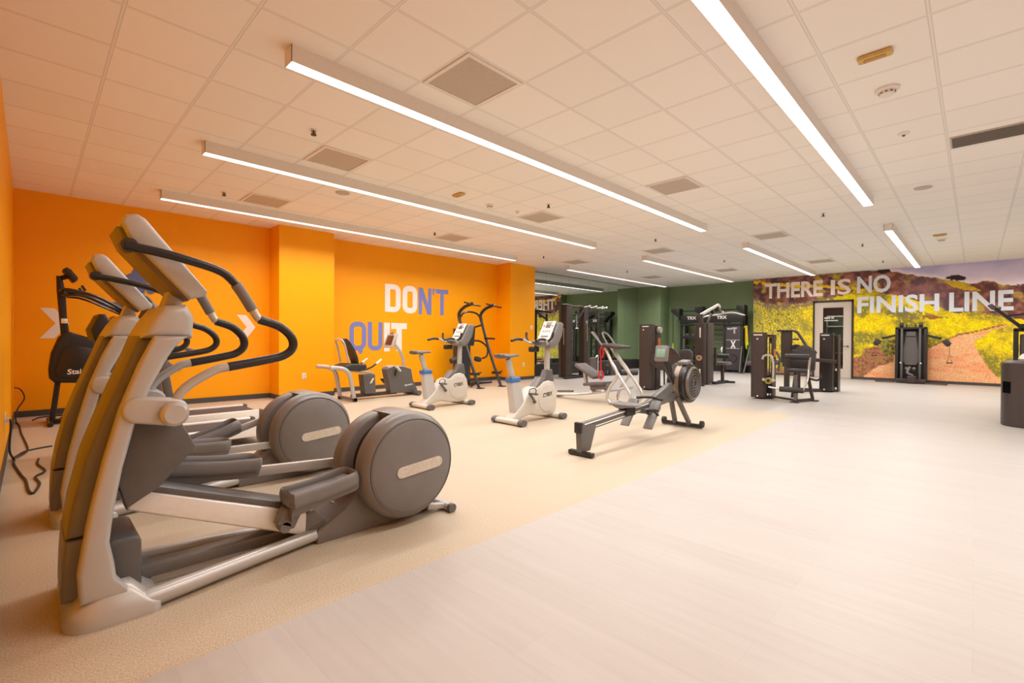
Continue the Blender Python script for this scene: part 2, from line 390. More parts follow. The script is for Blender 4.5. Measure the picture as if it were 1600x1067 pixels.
# door in the mural wall
D0, D1 = 2.735, 3.715
g = G(); g.box(XM-.03, XM+.16, D0-.045, D0, 0, 2.43); g.box(XM-.03, XM+.16, D1, D1+.045, 0, 2.43); g.box(XM-.03, XM+.16, D0-.045, D1+.045, 2.385, 2.44)
df = struct('door_1', g, framem)
def dpart(n, g, m, lab=None): ORG[0] = Vector((0, 0, 0)); return obj(n, g, m, df, lab)
g = G()
for y0, y1, z0, z1 in ((D0, 2.95, .01, 2.385), (3.49, D1, .01, 2.385), (2.95, 3.49, .01, .30), (2.95, 3.49, 2.21, 2.385)): g.box(XM+.0, XM+.045, y0, y1, z0, z1)
dl = dpart('door_leaf', g, doorm, 'beige painted door leaf')
g = G(); g.box(XM+.018, XM+.026, 2.95, 3.49, .30, 2.21); dpart('glass_pane', g, glassm)
g = G(); g.cyl((XM, 2.83, 1.0), (XM-.05, 2.83, 1.0), .022, n=14); g.tube([(XM-.05, 2.83, 1.0), (XM-.055, 2.95, 1.0)], .010, n=8); dpart('door_handle', g, framem)
# (illegible two-line white lettering on the glass, kept as two pale lines)
g = G()
for k, (a, b) in enumerate(((3.45, 3.42), (3.41, 3.385), (3.375, 3.345), (3.335, 3.30), (3.265, 3.235), (3.225, 3.20))): g.box(XM+.015, XM+.017, b, a, 1.86, 1.91)
for k in range(11): g.box(XM+.015, XM+.017, 3.45-.033*k-.024, 3.45-.033*k, 1.79, 1.82)
dpart('door_lettering', g, inkw, 'two short lines of white lettering on the glass')
# shelf unit behind the door
t = thing('storage_shelf', 'pale teal storage shelf seen through the glazed door', 'shelf', (XM+1.0, 3.1, 0))
g = G()
for z in (.3, .75, 1.2, 1.62, 1.95): g.box(XM+.8, XM+1.2, 2.3, 3.55, z, z+.035)
obj('shelf_board', g, white, t)
g = G(); g.box(XM+1.19, XM+1.2, 2.3, 3.55, 0, 1.98)
for y in (2.3, 2.95, 3.53): g.box(XM+.8, XM+1.2, y, y+.02, 0, 1.98)
obj('shelf_panel', g, teal, t)
for i, (z, y) in enumerate(((1.655, 2.7), (1.235, 2.75), (.785, 2.6))):
    g = G(); g.box(XM+.85, XM+1.15, y, y+.2, z, z+.16, .01)
    one('cardboard_box', g, [greyp, blk, offw][i], (XM+1.0, y+.1, z), ['dark box on an upper board of the teal shelf behind the door', 'black box on the middle board of the shelf behind the door', 'pale box on a lower board of the shelf behind the door'][i], 'box', 'boxes on the shelf behind the door')
ORG[0] = Vector((0, 0, 0))
lmp = bpy.data.lights.new('storeroom_fill', 'AREA'); lmp.energy = 18; lmp.size = .6; lmp.color = (1, .9, .8)  # unseen area light without a fixture, dimly lights the space behind the door
lo = bpy.data.objects.new('storeroom_fill', lmp); COL.objects.link(lo); lo.location = (XM+.7, 3.2, 2.68); lo['label'] = 'unseen fill light in the room behind the door'; lo['category'] = 'fill light'

# ------------------------------------------------------------------ linear lamps
def lamp(x0, x1, y, label):
    t = thing('linear_light', label, 'ceiling light', ((x0+x1)/2, y, H), 'linear ceiling lights')
    g = G(); w = .062; z = H-.125
    g.box(x0, x1, y-w, y-w+.004, z, H); g.box(x0, x1, y+w-.004, y+w, z, H); g.box(x0, x0+.004, y-w, y+w, z, H); g.box(x1-.004, x1, y-w, y+w, z, H); g.box(x0+.004, x1-.004, y-w+.004, y+w-.004, H-.03, H-.012)
    obj('housing', g, white, t)
    g = G(); g.box(x0+.004, x1-.004, y-w+.004, y+w-.004, z+.003, z+.012); obj('diffuser', g, lampm, t)
    ld = bpy.data.lights.new('lamp_light', 'AREA'); ld.shape = 'RECTANGLE'; ld.size = x1-x0-.02; ld.size_y = .11; ld.energy = POWER*(x1-x0); ld.color = LIGHT_COL; ld.spread = math.radians(SPREAD)
    lo = bpy.data.objects.new('lamp_light', ld); COL.objects.link(lo); lo.parent = t; lo.location = (0, 0, -.128)
    ORG[0] = Vector((0, 0, 0))
rows = [(1.15, 'nearest the camera'), (3.59, 'second nearest the camera'), (6.0, 'third row out from the camera'), (8.42, 'nearest the orange wall')]
near = ['long white linear light at the top right of the photo, nearest row', 'long white linear light above the rowing machine and bikes', 'long white linear light in the row over the two treadmills', 'long white linear light closest to the orange lettered wall']
far = ['short-looking white linear light ending near the door and mural', 'far linear light ending above the word THERE on the mural', 'far linear light ending above the black training rack', 'far linear light running beside the mirror towards the green column']
for i, (y, _) in enumerate(rows):
    lamp(1.315, 8.67, y, near[i]); lamp(10.85, 16.88, y, far[i])
lamp(1.315, 8.67, -1.29, 'added unseen linear light in the row behind the camera, left half'); lamp(10.85, 16.88, -1.29, 'added unseen linear light in the row behind the camera, right half')  # unseen row, added on the same spacing to light the right side

# ------------------------------------------------------------------ ceiling fittings
def diffuser(i, j, label):
    T = .6097; x0, y0 = .42+i*T, .2354+j*T
    t = thing('air_diffuser', label, 'air vent', (x0+T/2, y0+T/2, H), 'square air diffusers in the ceiling')
    g = G(); e = .014; b = .045
    for a in ((x0+e, x0+T-e, y0+e, y0+b), (x0+e, x0+T-e, y0+T-b, y0+T-e), (x0+e, x0+b, y0+b, y0+T-b), (x0+T-b, x0+T-e, y0+b, y0+T-b)): g.box(*a, H-.012, H+.001)
    obj('frame', g, white, t)
    g = G(); g.box(x0+b, x0+T-b, y0+b, y0+T-b, H-.006, H-.001); obj('perforated_panel', g, grille, t)
    ORG[0] = Vector((0, 0, 0))
ORG[0] = Vector((0, 0, 0))
dl_ = {(3, 4): 'large square air diffuser near the top centre beside the long light', (3, 8): 'square air diffuser left of centre between two long lights', (3, 12): 'square air diffuser above the ellipticals near the orange wall',
 (9, 4): 'square air diffuser right of centre between the long lights', (9, 8): 'square air diffuser above the stationary bikes', (9, 12): 'square air diffuser near the DONT lettering',
 (16, 4): 'square air diffuser right of the long light end, far middle', (16, 8): 'far square air diffuser left of the row over the rack', (16, 12): 'square air diffuser in front of the mirror top',
 (23, 4): 'farthest square air diffuser above the mural wall', (23, 8): 'farthest square air diffuser above the training rack', (23, 12): 'farthest square air diffuser beside the green column'}
for (i, j), l in dl_.items(): diffuser(i, j, l)
t = thing('return_grille', 'long grey linear return grille at the right edge of the ceiling', 'air vent', (6.9, -.4, H))
g = G(); g.box(6.68, 7.05, -1.15, .215, H-.012, H+.001); obj('frame', g, grille, t)
g = G()
for k in range(14): g.box(6.70+k*.0245, 6.708+k*.0245, -1.13, .2, H-.02, H-.012)
obj('slats', g, greym, t)
ORG[0] = Vector((0, 0, 0))
spr = [(2.02, 4.83, 'sprinkler head left of the long light at upper left'), (1.98, 7.85, 'sprinkler head above the nearest elliptical by the orange wall'), (5.70, 4.81, 'sprinkler head between the middle long lights'),
 (9.19, 4.82, 'sprinkler head beyond the end of the longest light'), (9.18, 7.9, 'sprinkler head by the orange pillar top'), (9.22, 1.83, 'sprinkler head past the end of the top right light'),
 (12.73, 1.79, 'sprinkler head left of the farthest right light'), (15.73, 1.77, 'sprinkler head near the mural top, right side'), (5.66, 7.74, 'sprinkler head above the DONT lettering'), (12.85, 4.77, 'sprinkler head between the far light rows'), (12.9, 7.7, 'sprinkler head in front of the green wall')]
for x, y, l in spr:
    t = thing('sprinkler_head', l, 'sprinkler', (x, y, H), 'ceiling sprinkler heads')
    g = G(); g.cyl((x, y, H-.008), (x, y, H), .035, n=20); obj('escutcheon', g, white, t)
    g = G(); g.cyl((x, y, H-.05), (x, y, H-.008), .010, n=10); g.cyl((x, y, H-.054), (x, y, H-.048), .028, n=12)
    g.tube([(x-.018, y, H-.012), (x-.018, y, H-.05)], .004, n=6); g.tube([(x+.018, y, H-.012), (x+.018, y, H-.05)], .004, n=6); obj('nozzle', g, inkd, t)
ORG[0] = Vector((0, 0, 0))
for x, y, r, l in ((5.03, .55, .085, 'large white smoke detector at upper right of the ceiling'), (5.08, 5.5, .065, 'small smoke detector between the middle lights'), (13.2, .53, .08, 'far smoke detector above the mural')):
    t = thing('smoke_detector', l, 'smoke detector', (x, y, H), 'ceiling smoke detectors')
    g = G(); g.lathe((x, y, H), (0, 0, -1), [(0, r), (.018, r), (.024, r*.72), (.05, r*.62), (.06, r*.4)]); obj('cover', g, white, t)
    g = G()
    for k in range(10):
        a = 2*PI*k/10; g.obox((x+r*.66*math.cos(a), y+r*.66*math.sin(a), H-.036), (.004, .016, .016), (0, 0, a))
    obj('vents', g, greyp, t)
ORG[0] = Vector((0, 0, 0))
for x, y, r, l in ((6.22, .544, .05, 'small round white ceiling sensor right of the top right light'), (5.66, 5.45, .04, 'tiny round ceiling sensor between the middle lights')):
    t = thing('ceiling_sensor', l, 'sensor', (x, y, H), 'small ceiling sensors')
    g = G(); g.lathe((x, y, H), (0, 0, -1), [(0, r), (.012, r), (.02, r*.5)], n=24); obj('cover', g, white, t)
    g = G(); g.ball((x, y, H-.022), r*.3, 10); obj('lens', g, greyp, t)
ORG[0] = Vector((0, 0, 0))
for x, y, l in ((8.61, .54, 'flat round ceiling speaker past the round sensors'), (3.19, 6.61, 'flat round ceiling speaker between the two left lights')):
    g = G(); g.lathe((x, y, H), (0, 0, -1), [(0, .10), (.008, .10), (.012, .09)], n=32); one('ceiling_speaker', g, mat('pale_taupe_disc', (.5, .45, .42), .6, noise=.03), (x, y, H), l, 'speaker', 'round ceiling speakers')
for x, y, l in ((4.355, .55, 'amber rectangular ceiling unit beside the large smoke detector'), (4.39, 5.42, 'amber rectangular ceiling unit between the middle lights'), (12.6, .53, 'amber rectangular ceiling unit above the far smoke detector')):
    t = thing('ceiling_strobe', l, 'alarm strobe', (x, y, H), 'amber ceiling alarm strobes')
    g = G(); g.box(x-.045, x+.045, y-.105, y+.105, H-.035, H, .015); obj('cover', g, mat('amber_cover', (.62, .42, .12), .4, noise=.05), t)
    g = G(); g.box(x-.025, x+.025, y-.065, y+.065, H-.041, H-.03, .008); obj('lens', g, amber, t)
ORG[0] = Vector((0, 0, 0))
# wall plates
for x, y, z, l, nm in ((3.726, 9.32, .42, 'white power outlet low on the first orange pillar', 'power_outlet'), (9.92, 9.27, .43, 'white power outlet low on the far orange pillar', 'power_outlet'), (10.24, 9.27, 1.5, 'white light switch on the far orange pillar beside the mirror', 'light_switch')):
    t = thing(nm, l, nm.split('_')[1], (x, y, z)); g = G(); g.box(x-.038, x+.038, y-.008, y, z-.06, z+.06, .004); obj('plate', g, white, t)
    g = G()
    if 'out' in nm:
        g.box(x-.017, x+.017, y-.011, y-.007, z+.012, z+.042, .003); g.box(x-.017, x+.017, y-.011, y-.007, z-.042, z-.012, .003); obj('socket', g, offw, t)
    else: g.box(x-.008, x+.008, y-.016, y-.007, z-.018, z+.018, .002); obj('rocker', g, offw, t)
t = thing('power_outlet', 'white power outlet on the left orange wall at the photo edge', 'outlet', (XL, 6.45, .40)); g = G(); g.box(XL, XL+.008, 6.41, 6.49, .33, .46, .003); obj('plate', g, white, t)
g = G(); g.box(XL+.006, XL+.03, 6.43, 6.47, .37, .41, .004); obj('socket', g, offw, t)
ORG[0] = Vector((0, 0, 0))
# ================================================================== WALL GRAPHICS
def glyph(ch, x, z, wd, ht, sw, y, g):
    """heavy condensed capital, box x..x+wd, z..z+ht, stroke sw, on the plane y"""
    def quad(p, dy=0): g.poly([(a, y-dy, b) for a, b in p])
    def rect(a0, a1, b0, b1): quad([(a0, b0), (a1, b0), (a1, b1), (a0, b1)])
    def arc(cx, cz, rx, rz, a0, a1, n=8): return [(cx+rx*math.cos(a0+(a1-a0)*i/n), cz+rz*math.sin(a0+(a1-a0)*i/n)) for i in range(n+1)]
    def strip(A, B):
        for i in range(len(A)-1): quad([A[i], A[i+1], B[i+1], B[i]])
    r = wd*.42; q = max(r-sw, .012)
    if ch in 'OQ':
        out = arc(x+wd-r, z+ht-r, r, r, 0, PI/2)+arc(x+r, z+ht-r, r, r, PI/2, PI)+arc(x+r, z+r, r, r, PI, 1.5*PI)+arc(x+wd-r, z+r, r, r, 1.5*PI, 2*PI)
        inn = arc(x+wd-sw-q, z+ht-sw-q, q, q, 0, PI/2)+arc(x+sw+q, z+ht-sw-q, q, q, PI/2, PI)+arc(x+sw+q, z+sw+q, q, q, PI, 1.5*PI)+arc(x+wd-sw-q, z+sw+q, q, q, 1.5*PI, 2*PI)
        strip(out+out[:1], inn+inn[:1])
        if ch == 'Q': quad([(x+wd*.42, z+sw*.6), (x+wd*.62, z-ht*.14), (x+wd*.80, z-ht*.06), (x+wd*.78, z+sw*.5)], .0008)
    elif ch == 'U':
        out = [(x, z+ht)]+arc(x+r, z+r, r, r, PI, 1.5*PI)+arc(x+wd-r, z+r, r, r, 1.5*PI, 2*PI)+[(x+wd, z+ht)]
        inn = [(x+sw, z+ht)]+arc(x+sw+q, z+sw+q, q, q, PI, 1.5*PI)+arc(x+wd-sw-q, z+sw+q, q, q, 1.5*PI, 2*PI)+[(x+wd-sw, z+ht)]
        strip(out, inn)
    elif ch == 'D':
        rect(x, x+sw, z, z+ht)
        out = [(x+sw, z+ht)]+arc(x+wd-r, z+ht-r, r, r, PI/2, 0)+arc(x+wd-r, z+r, r, r, 0, -PI/2)+[(x+sw, z)]
        inn = [(x+sw, z+ht-sw*.9)]+arc(x+wd-sw-q, z+ht-sw*.9-q, q, q, PI/2, 0)+arc(x+wd-sw-q, z+sw*.9+q, q, q, 0, -PI/2)+[(x+sw, z+sw*.9)]
        strip(out, inn)
    elif ch == 'N':
        rect(x, x+sw*.9, z, z+ht); rect(x+wd-sw*.9, x+wd, z, z+ht); quad([(x, z+ht), (x+sw*1.05, z+ht), (x+wd, z), (x+wd-sw*1.05, z)], .0008)
    elif ch == 'T': rect(x+wd/2-sw/2, x+wd/2+sw/2, z, z+ht); rect(x, x+wd/2-sw/2, z+ht-sw*.95, z+ht); rect(x+wd/2+sw/2, x+wd, z+ht-sw*.95, z+ht)
    elif ch == 'I': rect(x+wd/2-sw/2, x+wd/2+sw/2, z, z+ht)
    elif ch == "'": quad([(x, z+ht), (x+wd, z+ht), (x+wd*.45, z+ht*.76), (x, z+ht*.76)])
YW = YO-.004
def word(spec, mt, label):
    g = G()
    for ch, x, wd, z, ht, sw in spec: glyph(ch, x, z, wd, ht, sw, YW, g)
    return one('wall_lettering', g, mt, (spec[0][1], YW, spec[0][3]), label, 'wall lettering', 'slogan letters on the orange wall')
word([('D', 5.775, .42, 1.785, .655, .135), ('O', 6.245, .42, 1.775, .665, .135)], inkw, 'white letters DO on the orange wall, start of the upper word')
word([('N', 6.705, .385, 1.765, .66, .115), ("'", 7.125, .075, 1.765, .66, .1), ('T', 7.22, .40, 1.765, .66, .115)], inkb, "blue letters N'T ending the upper word on the orange wall")
word([('Q', 4.905, .40, .895, .64, .105), ('U', 5.345, .37, .885, .65, .105)], inkb, 'blue letters QU on the orange wall above the recumbent bike')
word([('I', 5.745, .17, .86, .67, .15), ('T', 5.94, .43, .86, .67, .15)], inkw, 'white letters IT ending the lower word on the orange wall')
def chevron(x, label):
    g = G(); z0, zm, z1 = 1.14, 1.365, 1.59
    g.poly([(x, YW, z1), (x+.155, YW, z1), (x+.32, YW, zm), (x+.165, YW, zm)]); g.poly([(x+.165, YW, zm), (x+.32, YW, zm), (x+.155, YW, z0), (x, YW, z0)])
    one('wall_arrow', g, inkw, (x, YW, zm), label, 'wall arrow', 'white chevrons on the orange wall')
chevron(.095, 'white chevron arrow behind the black stepper on the orange wall'); chevron(2.69, 'white chevron arrow seen inside the front elliptical handlebar loop')
# blue runner silhouette
_k = [0]
def limb(g, pts, ws):
    for (a, b), wa, wb in zip(zip(pts, pts[1:]), ws, ws[1:]):
        d = Vector((b[0]-a[0], b[1]-a[1])); n = Vector((-d.y, d.x)).normalized()
        _k[0] += .0004; YY = YW-_k[0]
        g.poly([(a[0]+n.x*wa/2, YY, a[1]+n.y*wa/2), (b[0]+n.x*wb/2, YY, b[1]+n.y*wb/2), (b[0]-n.x*wb/2, YY, b[1]-n.y*wb/2), (a[0]-n.x*wa/2, YY, a[1]-n.y*wa/2)])
    for p, q in zip(pts, ws):
        _k[0] += .0004; g.poly([(p[0]+q/2*math.cos(2*PI*k/12), YW-_k[0], p[1]+q/2*math.sin(2*PI*k/12)) for k in range(12)])
g = G()
limb(g, [(1.24, 2.22), (1.25, 2.18)], [.17, .13]); limb(g, [(1.24, 2.10), (1.22, 1.9), (1.26, 1.72)], [.22, .2, .19])
limb(g, [(1.17, 2.16), (1.06, 2.10), (1.0, 1.98), (1.12, 1.93)], [.10, .09, .075, .05]); limb(g, [(1.30, 2.08), (1.40, 1.92), (1.52, 1.98)], [.09, .08, .05])
limb(g, [(1.22, 1.70), (1.02, 1.66), (.86, 1.67), (.72, 1.74)], [.17, .13, .09, .05]); limb(g, [(1.30, 1.70), (1.50, 1.60), (1.56, 1.30), (1.66, 1.00)], [.17, .15, .11, .08]); limb(g, [(1.66, .98), (1.60, .74), (1.70, .64), (1.80, .62)], [.09, .07, .08, .05])
one('runner_silhouette', g, runb, (1.24, YW, 1.6), 'slate blue running figure silhouette on the orange wall behind the ellipticals', 'wall graphic')

# ------------------------------------------------------------------ mural
def vnoise(y, z, s, seed):
    rs = np.random.RandomState(seed); T = rs.rand(128, 128)
    u, v = y*s+500, z*s+500; i, j = np.floor(u).astype(int), np.floor(v).astype(int); fu, fv = u-i, v-j
    fu, fv = fu*fu*(3-2*fu), fv*fv*(3-2*fv); A = lambda a, b: T[a % 128, b % 128]
    return (A(i, j)*(1-fu)+A(i+1, j)*fu)*(1-fv)+(A(i, j+1)*(1-fu)+A(i+1, j+1)*fu)*fv
def fbm(y, z, s, seed, o=4): return sum(vnoise(y, z, s*2**k, seed+k)*.5**k for k in range(o))/(2-2*.5**o)
def inpoly(y, z, P):
    c = np.zeros(y.shape, bool); n = len(P)
    for i in range(n):
        (y1, z1), (y2, z2) = P[i], P[(i+1) % n]
        if z1 == z2: continue
        k = ((z1 > z) != (z2 > z)) & (y < (y2-y1)*(z-z1)/(z2-z1)+y1); c ^= k
    return c
RIDGE = [(-4, 2.2), (-2.2, 2.45), (-.86, 2.63), (-.63, 2.62), (-.4, 2.67), (-.22, 2.77), (-.04, 2.75), (.08, 2.71), (.33, 2.79), (.65, 2.89), (1.12, 3.02), (1.47, 3.12), (1.77, 3.19), (1.83, 3.27), (2.01, 3.31), (2.1, 3.26), (2.4, 3.3), (6, 3.4)]
FLOW = [(-4, 1.4), (-.86, 1.72), (-.29, 1.90), (-.05, 1.96), (.32, 1.96), (.84, 2.12), (1.11, 2.31), (1.39, 2.40), (1.68, 2.53), (1.98, 2.60), (2.52, 2.68), (2.72, 2.72), (3.25, 2.52), (3.72, 2.45), (4.51, 2.32), (5.1, 2.40), (5.6, 2.58)]
PATH = [(2.49, .0), (2.11, .42), (1.74, .60), (1.67, .89), (.96, .83), (.94, .96), (.64, 1.14), (.35, 1.33), (-.06, 1.44), (-.6, 1.60), (-.6, 1.56), (-.27, 1.47), (-.06, 1.28), (.06, 1.16), (-.02, .98), (-.12, .72), (-.24, .47), (-.42, .23), (-.6, .0)]
def mural_color(y, z):
    L = lambda c: np.array(s2l(c))
    wob = (fbm(y, z, 2.2, 5)-.5); fine = fbm(y, z, 9, 11); med = fbm(y, z, 3.5, 21)
    rid = np.interp(y, *zip(*RIDGE))+(fbm(y, z*0, 6, 31)-.5)*.09; flo = np.interp(y, *zip(*FLOW))+(fbm(y, z*.3, 5, 41)-.5)*.22
    def mix(a, b, t): t = np.clip(t, 0, 1)[..., None]; return a*(1-t)+b*t
    c = np.ones(y.shape+(3,))*L((164, 160, 192))
    c = mix(c, L((214, 204, 220)), (3.25-z)/.55+wob*.8); c = mix(c, L((238, 222, 214)), (rid+.12-z)/.22)
    hill = mix(np.ones(y.shape+(3,))*L((98, 62, 58)), L((150, 98, 84)), (fine-.38)*3.2)
    hill = mix(hill, L((62, 50, 56)), (med-.52)*5); hill = mix(hill, L((176, 150, 60)), (fbm(y, z, 4.2, 51)-.6)*7*(y > -.9))
    hill = mix(hill, L((112, 86, 92)), np.clip((y-.2)/.5, 0, 1)*np.clip((1.7-y)/.4, 0, 1)*.5)
    c = np.where((z < rid)[..., None], hill, c)
    # yellow drift across the hills
    for (a, b, th) in (((5.6, 3.16), (3.7, 2.93), .055), ((3.7, 2.93), (2.0, 2.66), .045)):
        d = np.abs(z-np.interp(y, [b[0], a[0]], [b[1], a[1]])-wob*.12); c = np.where(((d < th) & (y > b[0]) & (y < a[0]) & (fine > .36))[..., None], L((214, 176, 20)), c)
    yh = inpoly(y, z, [(.66, 2.86), (.46, 2.82), (.26, 2.76), (.08, 2.65), (-.10, 2.51), (.2, 2.56), (.48, 2.66)]); c = np.where(yh[..., None], mix(c, L((190, 160, 40)), .5+fine), c)
    tr = inpoly(y, z+wob*.03, [(.64, 2.90), (.58, 2.95), (.46, 2.99), (.33, 2.97), (.24, 2.93), (.20, 2.86), (.28, 2.83), (.46, 2.85)]); c = np.where(tr[..., None], L((50, 36, 40)), c)
    tr = ((y-1.97)/.17)**2+((z-3.24)/.07)**2 < .8+wob; c = np.where(tr[..., None], L((48, 34, 38)), c)
    # field of yellow flowers
    f1 = fbm(y, z, 16, 61); f2 = fbm(y, z*1.2, 2.0, 71); f3 = fbm(y*1.5, z*.7, 34, 81, 3)
    fl = mix(np.ones(y.shape+(3,))*L((236, 206, 2)), L((205, 182, 16)), (f1-.42)*4); fl = mix(fl, L((128, 122, 48)), (f2-.50)*5*np.clip(.55+f3, 0, 1.2)); fl = mix(fl, L((250, 218, 20)), (f3-.60)*7)
    left = np.clip((y-3.6)/.8, 0, 1); fl = mix(fl, L((150, 146, 72)), left*np.clip((f3-.18)*2.6, 0, .85)); fl = mix(fl, L((84, 78, 42)), np.clip((f3-.56)*9, 0, .8)*(.35+.65*left))
    fl = mix(fl, L((112, 96, 84)), np.clip((flo-z), 0, 1) < .001)
    c = np.where((z < flo)[..., None], fl, c)
    band = (np.abs(z-flo+.05) < .10) & (y > 3.2); c = np.where(band[..., None], mix(c, L((118, 98, 92)), .75*(f1 > .40)), c)
    db = inpoly(y, z+wob*.15, [(1.95, 2.05), (1.39, 2.12), (.84, 1.96), (.50, 1.84), (1.39, 1.80), (1.9, 1.90)]); c = np.where((db & (f1 > .40))[..., None], mix(c, L((112, 104, 66)), .8), c)
    rb = inpoly(y, z+wob*.1, [(1.2, 1.92), (.8, 1.9), (.62, 1.84), (.9, 1.80)]); c = np.where(rb[..., None], L((146, 92, 50)), c)
    # soil and path
    soil = inpoly(y+wob*.25, z+wob*.2, [(5.6, 0), (5.6, .18), (3.7, .34), (2.7, .62), (2.2, .98), (1.6, 1.05), (1.5, .0)]); sc = mix(np.ones(y.shape+(3,))*L((168, 104, 80)), L((128, 74, 62)), (f1-.4)*4); sc = mix(sc, L((140, 128, 60)), (f3-.5)*6)
    c = np.where(soil[..., None], sc, c)
    bu = ((y-1.75)/.42)**2+((z-1.0)/.30)**2 < .75+wob*1.6; c = np.where(bu[..., None], mix(mix(np.ones(y.shape+(3,))*L((120, 118, 52)), L((78, 70, 44)), (f1-.42)*5), L((190, 166, 60)), (f3-.58)*8), c)
    p = inpoly(y+wob*.10, z+wob*.10, PATH); pc = mix(np.ones(y.shape+(3,))*L((238, 170, 124)), L((218, 146, 104)), (fbm(y*.5, z*2, 5, 91)-.42)*4); pc = mix(pc, L((228, 160, 112)), (fbm(y*.7, z*3, 9, 95)-.55)*5)
    c = np.where(p[..., None], pc, c)
    pe = inpoly(y+wob*.05, z+wob*.05, [(.94, 1.02), (.64, 1.19), (.35, 1.38), (-.06, 1.49), (-.5, 1.62), (-.5, 1.58), (.35, 1.33), (.66, 1.14), (.94, .96)]); c = np.where(pe[..., None], L((140, 84, 62)), c)
    return c
mur = thing('wall_mural', 'full-height photo mural of yellow wildflower hills and dirt path around the door', 'wall mural', (XM, 1.0, 0)); ORG[0] = Vector((0, 0, 0))
def mural_mat():
    M, nt, b = nodes('mural_print'); a = nt.nodes.new('ShaderNodeAttribute'); a.attribute_name = 'Print'; a.attribute_type = 'GEOMETRY'
    g = nt.nodes.new('ShaderNodeNewGeometry'); n = nt.nodes.new('ShaderNodeTexNoise'); n.inputs['Scale'].default_value = 32; n.inputs['Detail'].default_value = 3; nt.links.new(g.outputs['Position'], n.inputs['Vector'])
    mr = nt.nodes.new('ShaderNodeMapRange'); mr.inputs['From Min'].default_value = .35; mr.inputs['From Max'].default_value = .65; mr.inputs['To Min'].default_value = .8; mr.inputs['To Max'].default_value = 1.18; nt.links.new(n.outputs['Fac'], mr.inputs['Value'])
    # grain only where the print is colourful (not in the sky)
    sp = nt.nodes.new('ShaderNodeSeparateColor'); nt.links.new(a.outputs['Color'], sp.inputs[0])
    k = mth(nt, 'GREATER_THAN', mth(nt, 'SUBTRACT', sp.outputs[0], sp.outputs[2]), .06)
    v = mth(nt, 'ADD', mth(nt, 'MULTIPLY', mth(nt, 'SUBTRACT', mr.outputs[0], 1.0), k), 1.0)
    sc = nt.nodes.new('ShaderNodeVectorMath'); sc.operation = 'SCALE'; nt.links.new(a.outputs['Color'], sc.inputs[0]); nt.links.new(v, sc.inputs['Scale'])
    nt.links.new(sc.outputs[0], b.inputs['Base Color']); b.inputs['Roughness'].default_value = .6; b.inputs['Specular IOR Level'].default_value = .25; return M
murm = mural_mat()
def mural_piece(y0, y1, z0, z1, st=.026):
    ny, nz = max(2, int((y1-y0)/st)), max(2, int((z1-z0)/st)); ys, zs = np.linspace(y0, y1, ny+1), np.linspace(z0, z1, nz+1)
    Yg, Zg = np.meshgrid(ys, zs, indexing='ij'); C = np.clip(mural_color(Yg, Zg)*MURAL_GAIN, 0, 1)
    co = np.stack([np.full(Yg.size, XM+.006), Yg.ravel(), Zg.ravel()], 1); idx = np.arange(Yg.size).reshape(Yg.shape)
    f = np.stack([idx[:-1, :-1], idx[:-1, 1:], idx[1:, 1:], idx[1:, :-1]], -1).reshape(-1, 4)
    me = bpy.data.meshes.new('mural_panel'); me.vertices.add(len(co)); me.vertices.foreach_set('co', co.ravel().astype(np.float32))
    me.loops.add(f.size); me.loops.foreach_set('vertex_index', f.ravel()); me.polygons.add(len(f)); me.polygons.foreach_set('loop_start', np.arange(0, f.size, 4)); me.polygons.foreach_set('loop_total', np.full(len(f), 4)); me.update()
    at = me.color_attributes.new('Print', 'FLOAT_COLOR', 'POINT'); at.data.foreach_set('color', np.concatenate([C.reshape(-1, 3), np.ones((Yg.size, 1))], 1).ravel().astype(np.float32))
    me.materials.append(murm); o = bpy.data.objects.new('mural_panel', me); COL.objects.link(o); o.parent = mur; o.location = (-XM, -1.0, 0); return o
MURAL_GAIN = 1.42
mural_piece(-3.55, D0-.045, .075, H-.005); mural_piece(D1+.045, 5.56, .075, H-.005); mural_piece(D0-.045, D1+.045, 2.44, H-.005)
XT = XM+.0; inkc = mat('cream_print', (.95, .85, .77), .5, noise=.01); inkp = mat('pale_blue_print', (.80, .87, .96), .5, noise=.01)
for s, y0, y1, z0, z1, mt in (('THERE', 5.20, 3.50, 2.59, 3.10, inkc), ('IS', 3.29, 2.76, 2.60, 3.09, inkc), ('NO', 2.61, 1.80, 2.61, 3.135, inkp), ('FINISH', 2.60, .74, 2.00, 2.51, inkp), ('LINE', .54, -.68, 1.98, 2.51, inkp)):
    ORG[0] = Vector((XM, 1.0, 0)); obj('printed_word', text_g(s, (XT, y0, z0), (XT, y1, z0), (XT, y0, z1), .02 if s == 'IS' else .03), mt, mur, ('cream' if mt is inkc else 'pale blue')+' printed word '+s)
ORG[0] = Vector((0, 0, 0))

